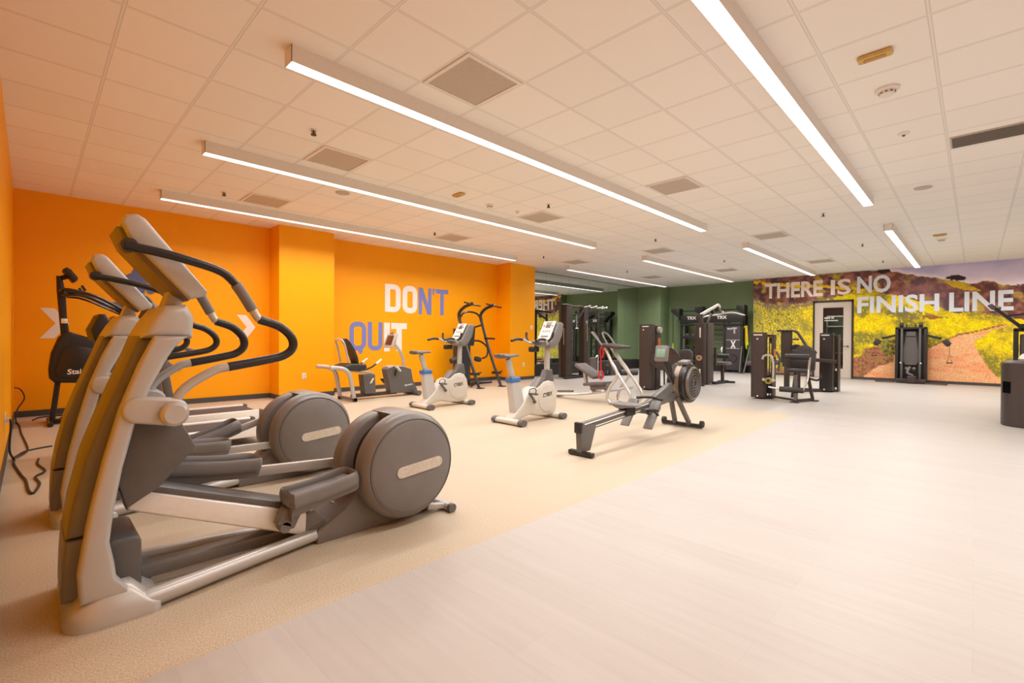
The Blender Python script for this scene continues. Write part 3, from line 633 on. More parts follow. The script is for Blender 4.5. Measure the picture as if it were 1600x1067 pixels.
# ================================================================== ELLIPTICALS
def arcpts(cx, cz, r, a0, a1, n): return [(cx+r*math.cos(math.radians(a0+(a1-a0)*i/n)), cz+r*math.sin(math.radians(a0+(a1-a0)*i/n))) for i in range(n+1)]
def rrect(x0, x1, z0, z1, r, n=5):
    return arcpts(x1-r, z1-r, r, 0, 90, n)+arcpts(x0+r, z1-r, r, 90, 180, n)+arcpts(x0+r, z0+r, r, 180, 270, n)+arcpts(x1-r, z0+r, r, 270, 360, n)
def elliptical(dy, label, pedals):
    """all coordinates are those of the front machine (centre line Y 2.8), shifted by dy"""
    t = thing('elliptical_trainer', label, 'elliptical', (1.05, 2.8, 0), 'ellipticals along the left wall')
    ob = lambda n, g, m, l=None, par=None: obj(n, g, m, par or t, l)
    # base
    secs = []
    for z, f_, b_, i_ in ((0, .0, .0, 0), (.035, .0, .0, 0), (.06, .01, .06, .008), (.09, .03, .12, .02), (.12, .06, .17, .04), (.135, .09, .2, .06)):
        xa, xb, ya, yb, r_ = .085+f_, .40-b_*.5, 2.495+i_, 3.105-i_, .10-i_*.5
        secs.append([(u, v, z) for u, v in arcpts(xb-.03, yb-.03, .03, 0, 90, 3)+arcpts(xa+r_, yb-r_, r_, 90, 180, 6)+arcpts(xa+r_, ya+r_, r_, 180, 270, 6)+arcpts(xb-.03, ya+.03, .03, 270, 360, 3)])
    g = G(); g.loft(secs); ob('front_foot', g, silver)
    for sgn in (-1, 1):
        Y = lambda v: 2.8+sgn*v
        g = G(); g.tube([(.24, Y(.262), .042), (.40, Y(.25), .045), (.80, Y(.17), .048), (1.17, Y(.10), .05)], [.040, .040, .036, .036], 14, 3); ob('base_tube', g, silver)
    g = G(); g.bar((.32, 2.8, .075), (1.18, 2.8, .075), .10, .055, bev=.008); ob('centre_rail', g, greym)
    g = G(); g.prism([(1.14, .0), (1.14, .075), (1.20, .11), (1.30, .16), (1.40, .245), (1.60, .25), (1.95, .05), (1.95, .02), (1.6, .0)], 2.655, 2.945, 'Y', .012); ob('rear_fairing', g, greym)
    g = G(); g.prism([(1.10, .02), (1.10, .10), (1.19, .125), (1.26, .06), (1.26, 0.0)], 2.68, 2.92, 'Y', .01); ob('rail_bracket', g, greyp)
    # front tower
    side = [(.135, .10), (.128, .22), (.142, .32), (.165, .468), (.206, .667), (.257, .872), (.32, 1.056), (.375, 1.18), (.50, 1.18), (.455, 1.14), (.42, 1.08), (.364, .96), (.312, .812), (.27, .63), (.240, .449), (.228, .33), (.242, .25), (.25, .18), (.30, .10)]
    for sgn in (-1, 1):
        g = G(); g.prism(side, 2.8+sgn*.21, 2.8+sgn*.275, 'Y', .018, 3); ob('tower_side', g, silver)
    cov = [(.098, .345), (.115, .468), (.155, .66), (.21, .83), (.272, 1.0), (.335, 1.18), (.46, 1.18), (.36, .96), (.29, .75), (.25, .58), (.23, .345)]
    g = G(); g.prism(cov, 2.615, 2.985, 'Y', .03, 3); ob('tower_cover', g, greym)
    g = G(); g.prism([(.085, .09), (.088, .22), (.096, .34), (.235, .34), (.24, .2), (.26, .09)], 2.615, 2.985, 'Y', .02, 3); ob('lower_cover', g, greym, 'grey lower front cover')
    g = G(); g.prism(rrect(.22, .345, .01, .30, .03), 2.62, 2.98, 'Y', .015); ob('transformer_box', g, greyp)
    g = G(); g.prism([(.335, 1.17), (.375, 1.25), (.42, 1.315), (.50, 1.325), (.53, 1.27), (.525, 1.17)], 2.56, 3.04, 'Y', .035, 4); ob('tower_cap', g, pearl)
    g = G(); g.prism([(.43, 1.30), (.49, 1.48), (.55, 1.46), (.50, 1.29)], 2.74, 2.86, 'Y', .012); ob('console_mast', g, silver)
    # console
    g = G(); g.prism([(.272, 1.665), (.285, 1.70), (.325, 1.712), (.355, 1.695), (.59, 1.395), (.585, 1.372), (.52, 1.35), (.30, 1.60)], 2.60, 3.0, 'Y', .016, 3); con = ob('console', g, pearl)
    g = G(); g.prism([(.262, 1.655), (.29, 1.585), (.40, 1.455), (.475, 1.375), (.52, 1.345), (.545, 1.37), (.32, 1.64)], 2.635, 2.965, 'Y', .02, 3); ob('console_back', g, mat('bronze_grey_plastic', (.17, .135, .115), .38, noise=.05), 'brownish console back', con)
    g = G(); g.obox((.475, 2.8, 1.55), (.012, .26, .20), (0, math.radians(-38), 0), .003); ob('display', g, scr, None, con)
    g = G(); g.tube([(.29, 2.61, 1.565), (.29, 2.53, 1.56)], .030, 16, 1); ob('grip_mount', g, brown)
    # one continuous handlebar each side: upper grip and S-bend
    NEAR = [(.277, 1.558), (.386, 1.545), (.50, 1.522), (.63, 1.484), (.698, 1.42), (.745, 1.35)]
    JOIN = [(.745, 1.35), (.775, 1.293), (.795, 1.265)]
    BEND = [(.795, 1.265), (.889, 1.233), (.948, 1.18), (.957, 1.125), (.915, 1.085), (.829, 1.064), (.658, 1.035)]
    LOW = [(.658, 1.035), (.60, 1.02), (.49, .949), (.44, .87), (.432, .835)]
    for sgn, dx in ((-1, 0), (1, -.06)):
        y = 2.8+sgn*.26
        f = lambda P, k=1.0: [(p[0]+dx*k*(p[0]-.277)/.5 if p[0] > .277 else p[0], y, p[1]) for p in P]
        g = G(); g.tube(f(NEAR if sgn < 0 else [(.42, 1.50)]+NEAR[3:]), .0195, 14, 4); u = ob('upper_handlebar', g, blkg)
        g = G(); g.tube(f([(.69, 1.43), (.715, 1.395), (.765, 1.31)]), .0245, 14, 2); ob('pulse_grip', g, greym, 'ribbed pulse grip', u)
        g = G(); g.tube(f(JOIN), .019, 12, 3); ob('joint', g, silver2, 'silver joint', u)
        g = G(); g.tube(f(BEND), .0215, 14, 5); b = ob('arm_grip', g, blkg)
        g = G(); g.tube(f(LOW), .0205, 14, 4); ob('moving_arm', g, silver)
        g = G(); g.prism(arcpts(.44, .845, .062, -90, 90, 8)+arcpts(.32, .865, .058, 90, 270, 8), y-.03, y+.03, 'Y', .015, 3)
        h = ob('pivot_hub', g, silver)
        g = G(); g.lathe((.44, y-sgn*0+sgn*.03, .84), (0, sgn, 0), [(0, .055), (.03, .052), (.042, .04)], 24); ob('hub_cap', g, silver2, None, h)
        ys = 2.8+sgn*.155
        g = G(); g.prism([(.30, .86), (.47, .82), (.545, .665), (.53, .64), (.405, .50), (.29, .43), (.255, .56)], ys-.04, ys+.04, 'Y', .014); ob('swing_arm', g, greyp, 'dark grey lower swing arm')
    # ramp
    g = G(); g.prism([(.300, .400), (.312, .492), (1.11, .185), (1.165, .13), (1.145, .075), (1.09, .055)], 2.69, 2.91, 'Y', .012, 3); rp = ob('ramp', g, alu)
    g = G(); g.prism([(.30, .49), (.33, .515), (1.10, .225), (1.13, .18)], 2.70, 2.90, 'Y', .006); ob('ramp_track', g, greyp, 'dark top track', rp)
    g = G(); g.prism([(1.085, .055), (1.09, .19), (1.13, .195), (1.19, .13), (1.16, .07)], 2.683, 2.917, 'Y', .01); ob('ramp_end_cap', g, greym, None, rp)
    # pedals and their bars
    for (x0, z0, x1, z1, sgn, bx, bz) in pedals:
        yc = 2.8+sgn*.165; a = math.atan2(z1-z0, x1-x0); L = math.hypot(x1-x0, z1-z0); c, s_ = math.cos(a), math.sin(a)
        T = lambda u, v, y: (x0+u*c-v*s_, y, z0+u*s_+v*c)
        secs = []
        prof = [(-.01, -.10, -.055), (.0, -.075, .0), (.06, -.07, .015), (L*.5, -.055, .012), (L-.02, -.045, .03), (L, -.03, .02)]
        g = G(); g.loft([[T(u, lo, yc-.07), T(u, lo, yc+.07), T(u, hi, yc+.085), T(u, hi, yc-.085)] for u, lo, hi in prof]); p = ob('pedal', g, greym)
        rim = [(.0, -.075), (.05, -.085), (L*.5, -.085), (L-.04, -.085), (L, -.06), (L+.005, 0), (L, .06), (L-.04, .085), (L*.5, .085), (.05, .085), (.0, .075)]
        g = G(); g.tube([T(u, .012+(.015 if u > L-.05 else 0), yc+v) for u, v in rim], .040, 10, 3, closed=True, sy=.28); ob('pedal_rim', g, greym, None, p)
        g = G(); g.loft([[T(u, .014, yc-.07), T(u, .014, yc+.07), T(u, .024, yc+.07), T(u, .024, yc-.07)] for u in (.03, L-.03)]); ob('foot_mat', g, greyp, None, p)
        g = G(); g.bar(T(L-.08, -.03, yc), (bx, yc, bz), .035, .055, bev=.006); ob('pedal_bar', g, silver)
        g = G(); g.bar(T(.02, -.05, yc), T(-.03, -.13, yc), .07, .10, bev=.012); g.cyl(T(-.03, -.13, yc-.035), T(-.03, -.13, yc+.035), .028, n=18); ob('pedal_roller', g, greym)
    # flywheel housing
    cx, cz, R0 = 1.685, .375, .335
    g = G(); g.cyl((cx, 2.60, cz), (cx, 2.86, cz), .27, n=40); ob('flywheel', g, blk)
    body = arcpts(cx-.03, cz+.0, R0-.01, 75, 215, 20)+[(1.30, .165), (1.24, .09), (1.30, .05), (1.75, .04), (1.80, .3), (1.80, .6)]
    g = G(); g.prism(body, 2.775, 2.90, 'Y', .03, 3); ob('centre_shroud', g, shellm)
    for sgn, y0 in ((-1, 2.525), (1, 2.885)):
        prof = [(0, .26), (.0, .30), (.02, .322), (.05, R0), (.105, R0), (.118, .31), (.118, .26)] if sgn < 0 else [(0, .26), (0, .29), (.02, .31), (.05, .32), (.06, .26)]
        g = G(); g.lathe((cx, y0, cz), (0, -sgn, 0), prof, 56); sh = ob('side_shroud', g, shellm)
        g = G(); g.lathe((cx+.005, y0-sgn*.0, cz), (0, sgn, 0), [(-.02, .288), (.004, .288), (.010, .278), (.010, .1)], 56); dsc = ob('disc_cover', g, greym, 'dark grey disc cover', sh)
        g = G(); g.ring((cx+.005, y0+sgn*.002, cz), (0, 1, 0), .293, .006, 64, 6); ob('groove', g, greyp, None, sh)
        yb = y0+sgn*.011
        pl = arcpts(1.87, .372, .034, -90, 90, 8)+arcpts(1.60, .348, .034, 90, 270, 8)
        g = G(); g.prism(pl, yb, yb+sgn*.006, 'Y'); ob('badge_plate', g, mat('worn_cream_badge', (.60, .55, .47), .5, noise=.12, scale=60), 'pill-shaped cream badge', sh)
    # top bridge joining the shells
    top = arcpts(cx, cz, R0, 20, 106, 16)+arcpts(cx, cz, .24, 106, 20, 16)
    g = G(); g.prism(top, 2.60, 2.87, 'Y', .006); ob('top_shroud', g, shellm)
    g = G(); g.prism(arcpts(cx, cz, R0-.02, -75, 20, 16)+arcpts(cx, cz, .24, 20, -75, 16), 2.60, 2.86, 'Y', .006); ob('rear_shroud', g, shellm)
    g = G(); g.tube([(2.0, 2.53, .028), (2.0, 3.07, .028)], .028, 12, 1); g.bar((1.86, 2.62, .05), (2.0, 2.60, .03), .05, .035, bev=.006); g.bar((1.86, 2.98, .05), (2.0, 3.0, .03), .05, .035, bev=.006); rf = ob('rear_foot', g, silver)
    g = G(); g.tube([(2.0, 2.515, .028), (2.0, 2.545, .028)], .031, 12, 1); g.tube([(2.0, 3.055, .028), (2.0, 3.085, .028)], .031, 12, 1); ob('foot_cap', g, greyp, None, rf)
    t.location.y += dy
    ORG[0] = Vector((0, 0, 0)); return t
elliptical(0, 'large silver-grey elliptical trainer in the front, closest to the camera', [(.965, .30, 1.34, .335, -1, 1.62, .365), (.47, .50, .91, .425, 1, 1.55, .36)])
elliptical(1.447, 'silver-grey elliptical trainer behind the front one, nearer the orange wall', [(.66, .385, 1.05, .33, -1, 1.55, .30), (.88, .33, 1.22, .43, 1, 1.60, .52)])

# ================================================================== TREADMILLS
def treadmill(y0, y1, xe, label, dx=0, dz=0):
    t = thing('treadmill', label, 'treadmill', (1.1, (y0+y1)/2, 0), 'treadmills beside the ellipticals'); yc = (y0+y1)/2
    A = lambda P: [(u+dx, v+(dz if v > .9 else 0)) for u, v in P]
    g = G(); g.box(.55+dx, xe-.05, y0+.06, y1-.06, .10, .17, .006); ob = lambda n, g, m, l=None, par=None: obj(n, g, m, par or t, l); ob('deck', g, greyp)
    g = G(); g.prism([(.50+dx, .165), (.50+dx, .19), (xe-.06, .19), (xe-.03, .165), (xe-.06, .13), (.5+dx, .13)], y0+.09, y1-.09, 'Y', .004); ob('running_belt', g, beltm)
    for a, b, n in ((y0, y0+.075, 0), (y1-.075, y1, 1)):
        g = G(); g.prism([(.50+dx, .09), (.50+dx, .205), (xe-.05, .205), (xe-.05, .09)], a, b, 'Y', .012); sr = ob('side_rail', g, alu)
        g = G(); g.prism(rrect(xe-.055, xe, .085, .21, .02), a-.004, b+.004, 'Y', .006); ob('end_cap', g, greyp, None, sr)
        g = G(); g.cyl((xe-.12, (a+b)/2, 0), (xe-.12, (a+b)/2, .09), .03, n=16); ob('foot', g, blk)
    g = G(); g.prism(A([(.10, .03), (.08, .16), (.14, .30), (.36, .33), (.56, .24), (.60, .12), (.58, .03)]), y0+.03, y1-.03, 'Y', .03, 3); ob('motor_hood', g, greym)
    for y in (y0+.05, y1-.05):
        g = G(); g.bar((.46+dx, y, .12), (.28+dx, y, 1.10+dz), .05, .09, up=(1, 0, 0), bev=.012); ob('upright', g, greyp)
        g = G(); g.tube([(.29+dx, y, 1.04), (.42+dx, y, 1.06), (.58+dx, y, 1.03), (.66+dx, y, 1.00)], .022, 12, 4); hr = ob('handrail', g, greyp)
    g = G(); g.prism(A([(.20, 1.06), (.18, 1.16), (.24, 1.30), (.28, 1.30), (.38, 1.12), (.36, 1.06)]), y0+.05, y1-.05, 'Y', .02, 3); cn = ob('console', g, blk)
    g = G(); g.obox((.325+dx, yc, 1.215+dz), (.01, .34, .16), (0, math.radians(24), 0), .003); ob('display', g, scr, None, cn)
    g = G(); g.tube([(.34+dx, y0+.12, 1.06), (.46+dx, y0+.2, 1.08), (.46+dx, y1-.2, 1.08), (.34+dx, y1-.12, 1.06)], .018, 10, 4); ob('crossbar', g, blkg)
    ORG[0] = Vector((0, 0, 0)); return t
treadmill(5.62, 6.34, 1.92, 'grey and silver treadmill right behind the second elliptical', .20, .08)
treadmill(6.84, 7.60, 2.20, 'grey and silver treadmill on the far side, closer to the orange wall', .75, .22)

# ================================================================== BLACK STEPPER IN THE CORNER
t = thing('stair_stepper', 'tall black stepper machine with white lettering in the far left corner', 'stepper', (.45, 8.8, 0))
g = G(); g.prism([(.165, .74), (.17, .62), (.22, .56), (.50, .54), (.85, .55), (.98, .66), (.98, .84), (.80, 1.0), (.63, 1.13), (.40, 1.22), (.34, 1.25), (.26, 1.16), (.19, .95)], 8.62, 8.98, 'Y', .035, 3); sh = obj('shroud', g, blk, t)
g = G(); g.prism([(.23, .74), (.24, .66), (.30, .62), (.80, .63), (.86, .72), (.80, .84), (.60, 1.0), (.40, 1.06), (.30, 1.0)], 8.600, 8.628, 'Y', .01); obj('side_panel', g, blkg, sh)
g = text_g('StairMaster', (.34, 8.598, .665), (.80, 8.598, .685), (.345, 8.598, .735), .02); obj('lettering', g, inkw, sh, 'white lettering StairMaster')
g = G(); g.prism([(.285, 1.18), (.27, 1.40), (.245, 1.78), (.24, 1.98), (.29, 1.98), (.33, 1.80), (.345, 1.45), (.37, 1.2)], 8.74, 8.86, 'Y', .02, 3); obj('column', g, blkg, t)
g = G(); g.box(.285, .35, 8.72, 8.88, 1.345, 1.41, .008); obj('collar', g, alu, t, 'silver collar')
g = G(); g.bar((.28, 8.8, 1.95), (.36, 8.8, 1.99), .06, .06); g.obox((.375, 8.8, 2.0), (.06, .34, .19), (0, math.radians(-35), 0), .01); cn = obj('console', g, blk, t)
g = G(); g.obox((.407, 8.8, 2.018), (.012, .28, .14), (0, math.radians(-35), 0), .003); obj('display', g, scr, cn)
for y in (8.56, 9.04):
    g = G(); g.tube([(.27, 8.8, 1.77), (.32, y, 1.79), (.50, y, 1.76), (.70, y, 1.68), (.95, y, 1.52)], .020, 10, 4); obj('handrail', g, blkg, t)
    g = G(); g.tube([(.27, 8.8, 1.71), (.36, y, 1.72), (.55, y, 1.69), (.95, y, 1.49)], .014, 10, 4); obj('lower_rail', g, blkg, t)
    g = G(); g.obox((.50, y, 1.82), (.03, .03, .08), (0, -.5, 0), .006); obj('trigger', g, blk, t)
for y, x in ((8.66, .68), (8.94, .80)):
    g = G(); g.bar((.70, y, 1.0), (x+.03, y, 1.30), .04, .03); g.obox((x, y, 1.34), (.06, .12, .18), (0, math.radians(-35), 0), .02); obj('pad', g, brown, t)
g = G(); g.bar((.26, 8.8, .60), (.20, 8.8, .04), .07, .06, up=(1, 0, 0), bev=.01); obj('front_leg', g, blkg, t)
g = G(); g.bar((.20, 8.8, .035), (1.05, 8.8, .035), .08, .06, bev=.01); obj('base_beam', g, blkg, t)
g = G(); g.bar((.75, 8.8, .60), (1.0, 8.8, .04), .07, .06, up=(1, 0, 0), bev=.01); obj('rear_leg', g, blkg, t)
for x, n in ((.18, 0), (1.05, 1)):
    g = G(); g.tube([(x, 8.48, .03), (x, 9.12, .03)], .03, 12, 1); obj('cross_foot', g, blkg, t)
for y, dz in ((8.58, -.12), (9.02, .12)):
    g = G(); g.box(1.0, 1.28, y-.06, y+.06, .50+dz, .53+dz, .01); g.bar((.85, y, .62), (1.10, y, .52+dz), .03, .03); obj('step', g, greyp, t)
ORG[0] = Vector((0, 0, 0))
# power cords on the floor by the left wall
def cord(pts, r, label):
    g = G(); g.tube(pts, r, 7, 5); return one('extension_lead', g, blk, pts[0], label, 'cord', 'power cords along the left wall')
c1 = cord([(-.155, 6.45, .40), (-.13, 6.45, .36), (-.14, 6.5, .10), (-.11, 6.46, .012), (-.105, 6.23, .008), (-.06, 5.75, .008), (-.028, 5.48, .008), (-.012, 5.12, .008), (.014, 4.99, .008), (.05, 5.28, .008), (.027, 5.55, .008), (.075, 5.68, .008), (.086, 5.80, .008), (.045, 6.1, .008), (.053, 6.35, .008)], .009, 'black cord from the left wall outlet zigzagging on the floor')
c2 = cord([(.16, 7.0, .008), (.06, 6.95, .008), (-.04, 6.85, .008), (-.10, 6.55, .02), (-.108, 6.46, .03), (-.04, 6.75, .008), (-.02, 7.0, .008), (-.048, 7.6, .008), (-.08, 8.2, .008), (-.103, 8.9, .008), (-.14, 9.3, .02), (-.13, 9.45, .15), (-.06, 9.5, .30), (-.10, 9.6, .42), (-.16, 9.6, .45)], .008, 'black cord looping up the left wall in the corner')
c3 = cord([(.02, 9.3, .01), (.1, 9.55, .01), (.3, 9.6, .012), (.42, 9.45, .01), (.30, 9.3, .012), (.45, 9.2, .01), (.55, 9.35, .012), (.40, 9.6, .012), (.62, 9.55, .01)], .010, 'tangled black cord on the floor under the stepper')
# ================================================================== UPRIGHT BIKES
def bike(dy, label):
    t = thing('upright_bike', label, 'exercise bike', (5.0, 4.57, 0), 'white upright exercise bikes'); Y0 = 4.57
    ob = lambda n, g, m, l=None, par=None: obj(n, g, m, par or t, l)
    for x, w in ((4.60, .27), (5.49, .25)):
        g = G(); g.tube([(x, Y0-w, .045), (x, Y0+w, .045)], .040, 12, 1, sy=1.35, up=(0, 0, 1)); ft = ob('foot_bar', g, offw)
        g = G(); g.tube([(x, Y0-w-.02, .045), (x, Y0-w+.05, .045)], .046, 12, 1, sy=1.4, up=(0, 0, 1)); ob('foot_cap', g, greyp, None, ft)
        g = G(); g.tube([(x, Y0+w+.02, .045), (x, Y0+w-.05, .045)], .046, 12, 1, sy=1.4, up=(0, 0, 1)); ob('foot_cap', g, greyp, None, ft)
    g = G(); g.prism([(4.56, .045), (4.62, .12), (4.80, .26), (4.95, .46), (5.03, .49), (5.10, .47), (5.16, .50), (5.26, .555), (5.36, .565), (5.45, .54), (5.52, .44), (5.545, .30), (5.53, .12), (5.48, .06), (5.30, .05), (5.10, .07), (4.95, .10), (4.80, .075), (4.68, .04)], 4.485, 4.655, 'Y', .03, 3); fr = ob('frame_shroud', g, offw)
    g = G(); g.lathe((5.32, 4.484, .31), (0, -1, 0), [(0, .205), (.008, .20), (.012, .17)], 40); ob('flywheel_cover', g, offw, None, fr)
    g = G(); g.prism([(5.07, .475), (5.20, .615), (5.30, .60), (5.14, .475)], 4.50, 4.64, 'Y', .012); ob('grey_fairing', g, greym, None, fr)
    g = text_g('CYBEX', (5.20, 4.470, .325), (5.41, 4.470, .345), (5.202, 4.470, .385), .03); ob('lettering', g, inkd, 'dark maker lettering', fr)
    g = G(); g.box(5.44, 5.465, 4.474, 4.480, .355, .395); ob('logo_square', g, inkd, None, fr)
    # seat post
    g = G(); g.prism([(4.665, .10), (4.60, .56), (4.605, .585), (4.765, .585), (4.80, .50), (4.85, .30), (4.82, .12)], 4.51, 4.63, 'Y', .022, 3); ob('seat_tube', g, pearl)
    g = G(); g.prism([(4.590, .575), (4.590, .635), (4.76, .645), (4.765, .58)], 4.50, 4.64, 'Y', .014); ob('seat_collar', g, bluep, 'blue seat collar')
    g = G(); g.bar((4.68, Y0, .60), (4.575, Y0, .90), .055, .075, up=(1, 0, 0), bev=.012); ob('seat_post', g, silver)
    secs = []
    for x, w, z0, z1 in ((4.405, .06, .925, .965), (4.42, .115, .905, .975), (4.50, .125, .905, .972), (4.60, .085, .91, .965), (4.70, .045, .92, .965), (4.765, .028, .925, .96)):
        secs.append([(x, Y0+w*math.cos(a), (z0+z1)/2+(z1-z0)/2*math.sin(a)) for a in [2*PI*k/14 for k in range(14)]])
    g = G(); g.loft(secs); ob('saddle', g, greyp)
    # cranks and pedals
    for sg, px, pz in ((-1, 4.90, .40), (1, 5.14, .16)):
        y = Y0+sg*.115
        g = G(); g.cyl((5.02, Y0+sg*.08, .28), (5.02, y, .28), .022, n=14); g.bar((5.02, y, .28), (px, y, pz), .018, .03, bev=.004); c = ob('crank', g, greyp)
        g = G(); g.cyl((px, y, pz), (px, y+sg*.12, pz), .008, n=8); g.obox((px, y+sg*.065, pz+.008), (.12, .09, .028), (0, .12, 0), .008); p = ob('pedal', g, greyp, None, c)
        g = G(); g.tube([(px-.045, y+sg*.03, pz+.02), (px-.03, y+sg*.03, pz+.07), (px+.02, y+sg*.065, pz+.085), (px+.02, y+sg*.10, pz+.06), (px+.0, y+sg*.11, pz+.02)], .007, 6, 3); ob('pedal_strap', g, blk, None, p)
    # console mast
    g = G(); g.prism([(5.26, .545), (5.36, .72), (5.46, .72), (5.50, .54)], 4.51, 4.63, 'Y', .012); ob('mast_boot', g, greyp, 'dark grey boot')
    g = G(); g.tube([(5.40, Y0, .66), (5.405, Y0, .90), (5.42, Y0, 1.12)], .042, 14, 2); ob('mast', g, pearl)
    g = G(); g.prism([(5.24, 1.10), (5.20, 1.135), (5.22, 1.155), (5.34, 1.145), (5.50, 1.42), (5.58, 1.425), (5.63, 1.40), (5.59, 1.22), (5.50, 1.09), (5.42, 1.04), (5.34, 1.05)], 4.43, 4.71, 'Y', .03, 3); cn = ob('console', g, greym)
    # sloping face towards the saddle
    T = lambda u, v: (5.318+.165*v, 4.455+.23*u, 1.168+.285*v)
    n_ = Vector((-.285, 0, .165)).normalized()*.004
    def face(u0, u1, v0, v1, k=1.0): 
        gg = G(); P = [Vector(T(u, v)) for u, v in ((u0, v0), (u1, v0), (u1, v1), (u0, v1))]
        gg.loft([[p+n_*(k-1) for p in P], [p+n_*k for p in P]]); return gg
    fp = ob('console_face', face(0, 1, -.02, .95), white, None, cn)
    ob('display', face(.30, .70, .60, .80, 2.0), scr2, 'brown display window', fp)
    for u in (.12, .80): ob('button', face(u, u+.10, .66, .74, 2.0), greyp, None, fp)
    for k in range(4): ob('button', face(.16+.18*k, .28+.18*k, .38, .46, 2.0), mat('tan_button', (.45, .33, .22), .5, noise=.05), None, fp)
    ob('button', face(.2, .8, .12, .18, 2.0), greyp, None, fp)
    ob('button', face(.25, .75, .84, .88, 2.0), greyp, None, fp)
    for sg in (-1, 1):
        g = G(); g.tube([(5.34, Y0+sg*.05, 1.09), (5.22, Y0+sg*.16, 1.11), (5.12, Y0+sg*.215, 1.16), (5.00, Y0+sg*.23, 1.17)], .016, 10, 4); h = ob('handlebar', g, silver)
        g = G(); g.tube([(5.10, Y0+sg*.219, 1.163), (5.00, Y0+sg*.23, 1.17), (4.885, Y0+sg*.24, 1.145)], .020, 10, 3); ob('grip', g, blk, None, h)
        g = G(); g.tube([(5.19, Y0+sg*.19, 1.135), (5.22, Y0+sg*.25, 1.20), (5.23, Y0+sg*.26, 1.27)], .017, 10, 3); ob('upper_grip', g, blk, None, h)
    g = G(); g.box(5.16, 5.30, 4.63, 4.73, .98, 1.06, .015); ob('bottle_cage', g, blk)
    t.location.y += dy
    ORG[0] = Vector((0, 0, 0)); return t
b1 = bike(0, 'white upright exercise bike with console, the one closer to the camera beside the orange pillar')
dup(b1, (-.02, 2.03, 0), 'white upright exercise bike standing farther back in front of the black tower')

# ================================================================== RECUMBENT BIKE
t = thing('recumbent_bike', 'grey recumbent exercise bike under the letters QU', 'exercise bike', (4.85, 8.4, 0))
ob = lambda n, g, m, l=None, par=None: obj(n, g, m, par or t, l)
g = G(); g.box(4.24, 5.20, 8.35, 8.45, .045, .11, .012); ob('base_beam', g, brown)
for sg in (-1, 1):
    y = 8.4+sg*.28
    g = G(); g.tube([(3.70, y, .64), (3.82, y, .635), (3.97, y, .60), (4.06, y, .50), (4.10, y, .33), (4.15, y, .07)], .038, 12, 4); ob('entry_rail', g, silver)
g = G(); g.tube([(3.72, 8.12, .64), (3.72, 8.68, .64)], .03, 10, 1); ob('rear_crossbar', g, silver)
g = G(); g.tube([(4.16, 8.08, .045), (4.16, 8.72, .045)], .028, 12, 1); cf = ob('rear_foot', g, greym)
for y in (8.10, 8.70):
    g = G(); g.cyl((4.16, y-.02, .035), (4.16, y+.02, .035), .04, n=18); ob('foot_wheel', g, blk, None, cf)
g = G(); g.bar((3.95, 8.4, .60), (4.66, 8.4, .49), .10, .05, bev=.01); ob('seat_rail', g, silver)
g = G(); g.prism([(4.47, .10), (4.42, .47), (4.68, .47), (4.70, .10)], 8.30, 8.50, 'Y', .015); bc = ob('battery_box', g, greyp)
g = G(); g.poly([(4.56, 8.298, .30), (4.60, 8.298, .30), (4.66, 8.298, .40), (4.62, 8.298, .40)]); ob('check_mark', g, alu, None, bc)
g = G(); g.prism([(4.00, .58), (4.00, .66), (4.12, .70), (4.42, .68), (4.44, .61), (4.30, .55)], 8.16, 8.64, 'Y', .03, 3); ob('seat_cushion', g, pad)
bk = [(4.02, 1.14, .10), (4.09, 1.16, .11), (4.16, 1.08, .13), (4.24, .95, .14), (4.30, .80, .14), (4.33, .68, .12)]
g = G(); g.loft([[(x, 8.4-w, z), (x-.04, 8.4-w*.9, z-.01), (x-.04, 8.4+w*.9, z-.01), (x, 8.4+w, z)] for x, z, w in bk]); sb = ob('seat_back', g, pad)
g = G(); g.tube([(4.10, 8.24, .72), (4.04, 8.24, 1.0), (3.99, 8.28, 1.13), (3.99, 8.52, 1.13), (4.04, 8.56, 1.0), (4.10, 8.56, .72)], .018, 10, 4); ob('back_frame', g, silver)
for sg in (-1, 1):
    y = 8.4+sg*.27
    g = G(); g.tube([(4.22, y-sg*.06, .60), (4.36, y, .58), (4.52, y, .63), (4.62, y, .70)], .017, 10, 4); sh = ob('side_handle', g, blkg)
    g = G(); g.tube([(4.60, y, .685), (4.71, y, .76)], .020, 10, 1); ob('sensor_grip', g, alu, None, sh)
g = G(); g.prism([(5.03, .07), (4.92, .55), (4.96, .59), (5.10, .62), (5.30, .60), (5.50, .54), (5.55, .30), (5.66, .10), (5.64, .05)], 8.30, 8.50, 'Y', .02, 3); hs = ob('drive_housing', g, greyp)
g = G(); g.prism([(4.95, .585), (5.10, .625), (5.30, .605), (5.50, .545), (5.50, .53), (5.30, .59), (5.10, .607), (4.96, .57)], 8.29, 8.51, 'Y', .003); ob('top_trim', g, silver, None, hs)
g = text_g('SportsArt', (5.34, 8.297, .185), (5.53, 8.297, .20), (5.34, 8.297, .235), .03); ob('lettering', g, inkw, 'white maker lettering', hs)
g = G(); g.tube([(5.38, 8.4, .58), (5.36, 8.4, .75), (5.27, 8.4, .93), (5.16, 8.4, 1.05)], .030, 12, 4); ob('console_arm', g, silver2)
g = G(); g.obox((5.07, 8.4, 1.12), (.04, .36, .30), (0, math.radians(20), 0), .015); cn = ob('console', g, pearl)
g = G(); g.obox((5.052, 8.4, 1.13), (.02, .22, .20), (0, math.radians(20), 0), .004); ob('display', g, scr2, 'dark red display', cn)
g = G(); g.obox((5.10, 8.4, 1.29), (.03, .12, .05), (0, math.radians(20), 0), .008); ob('top_tab', g, amber, None, cn)
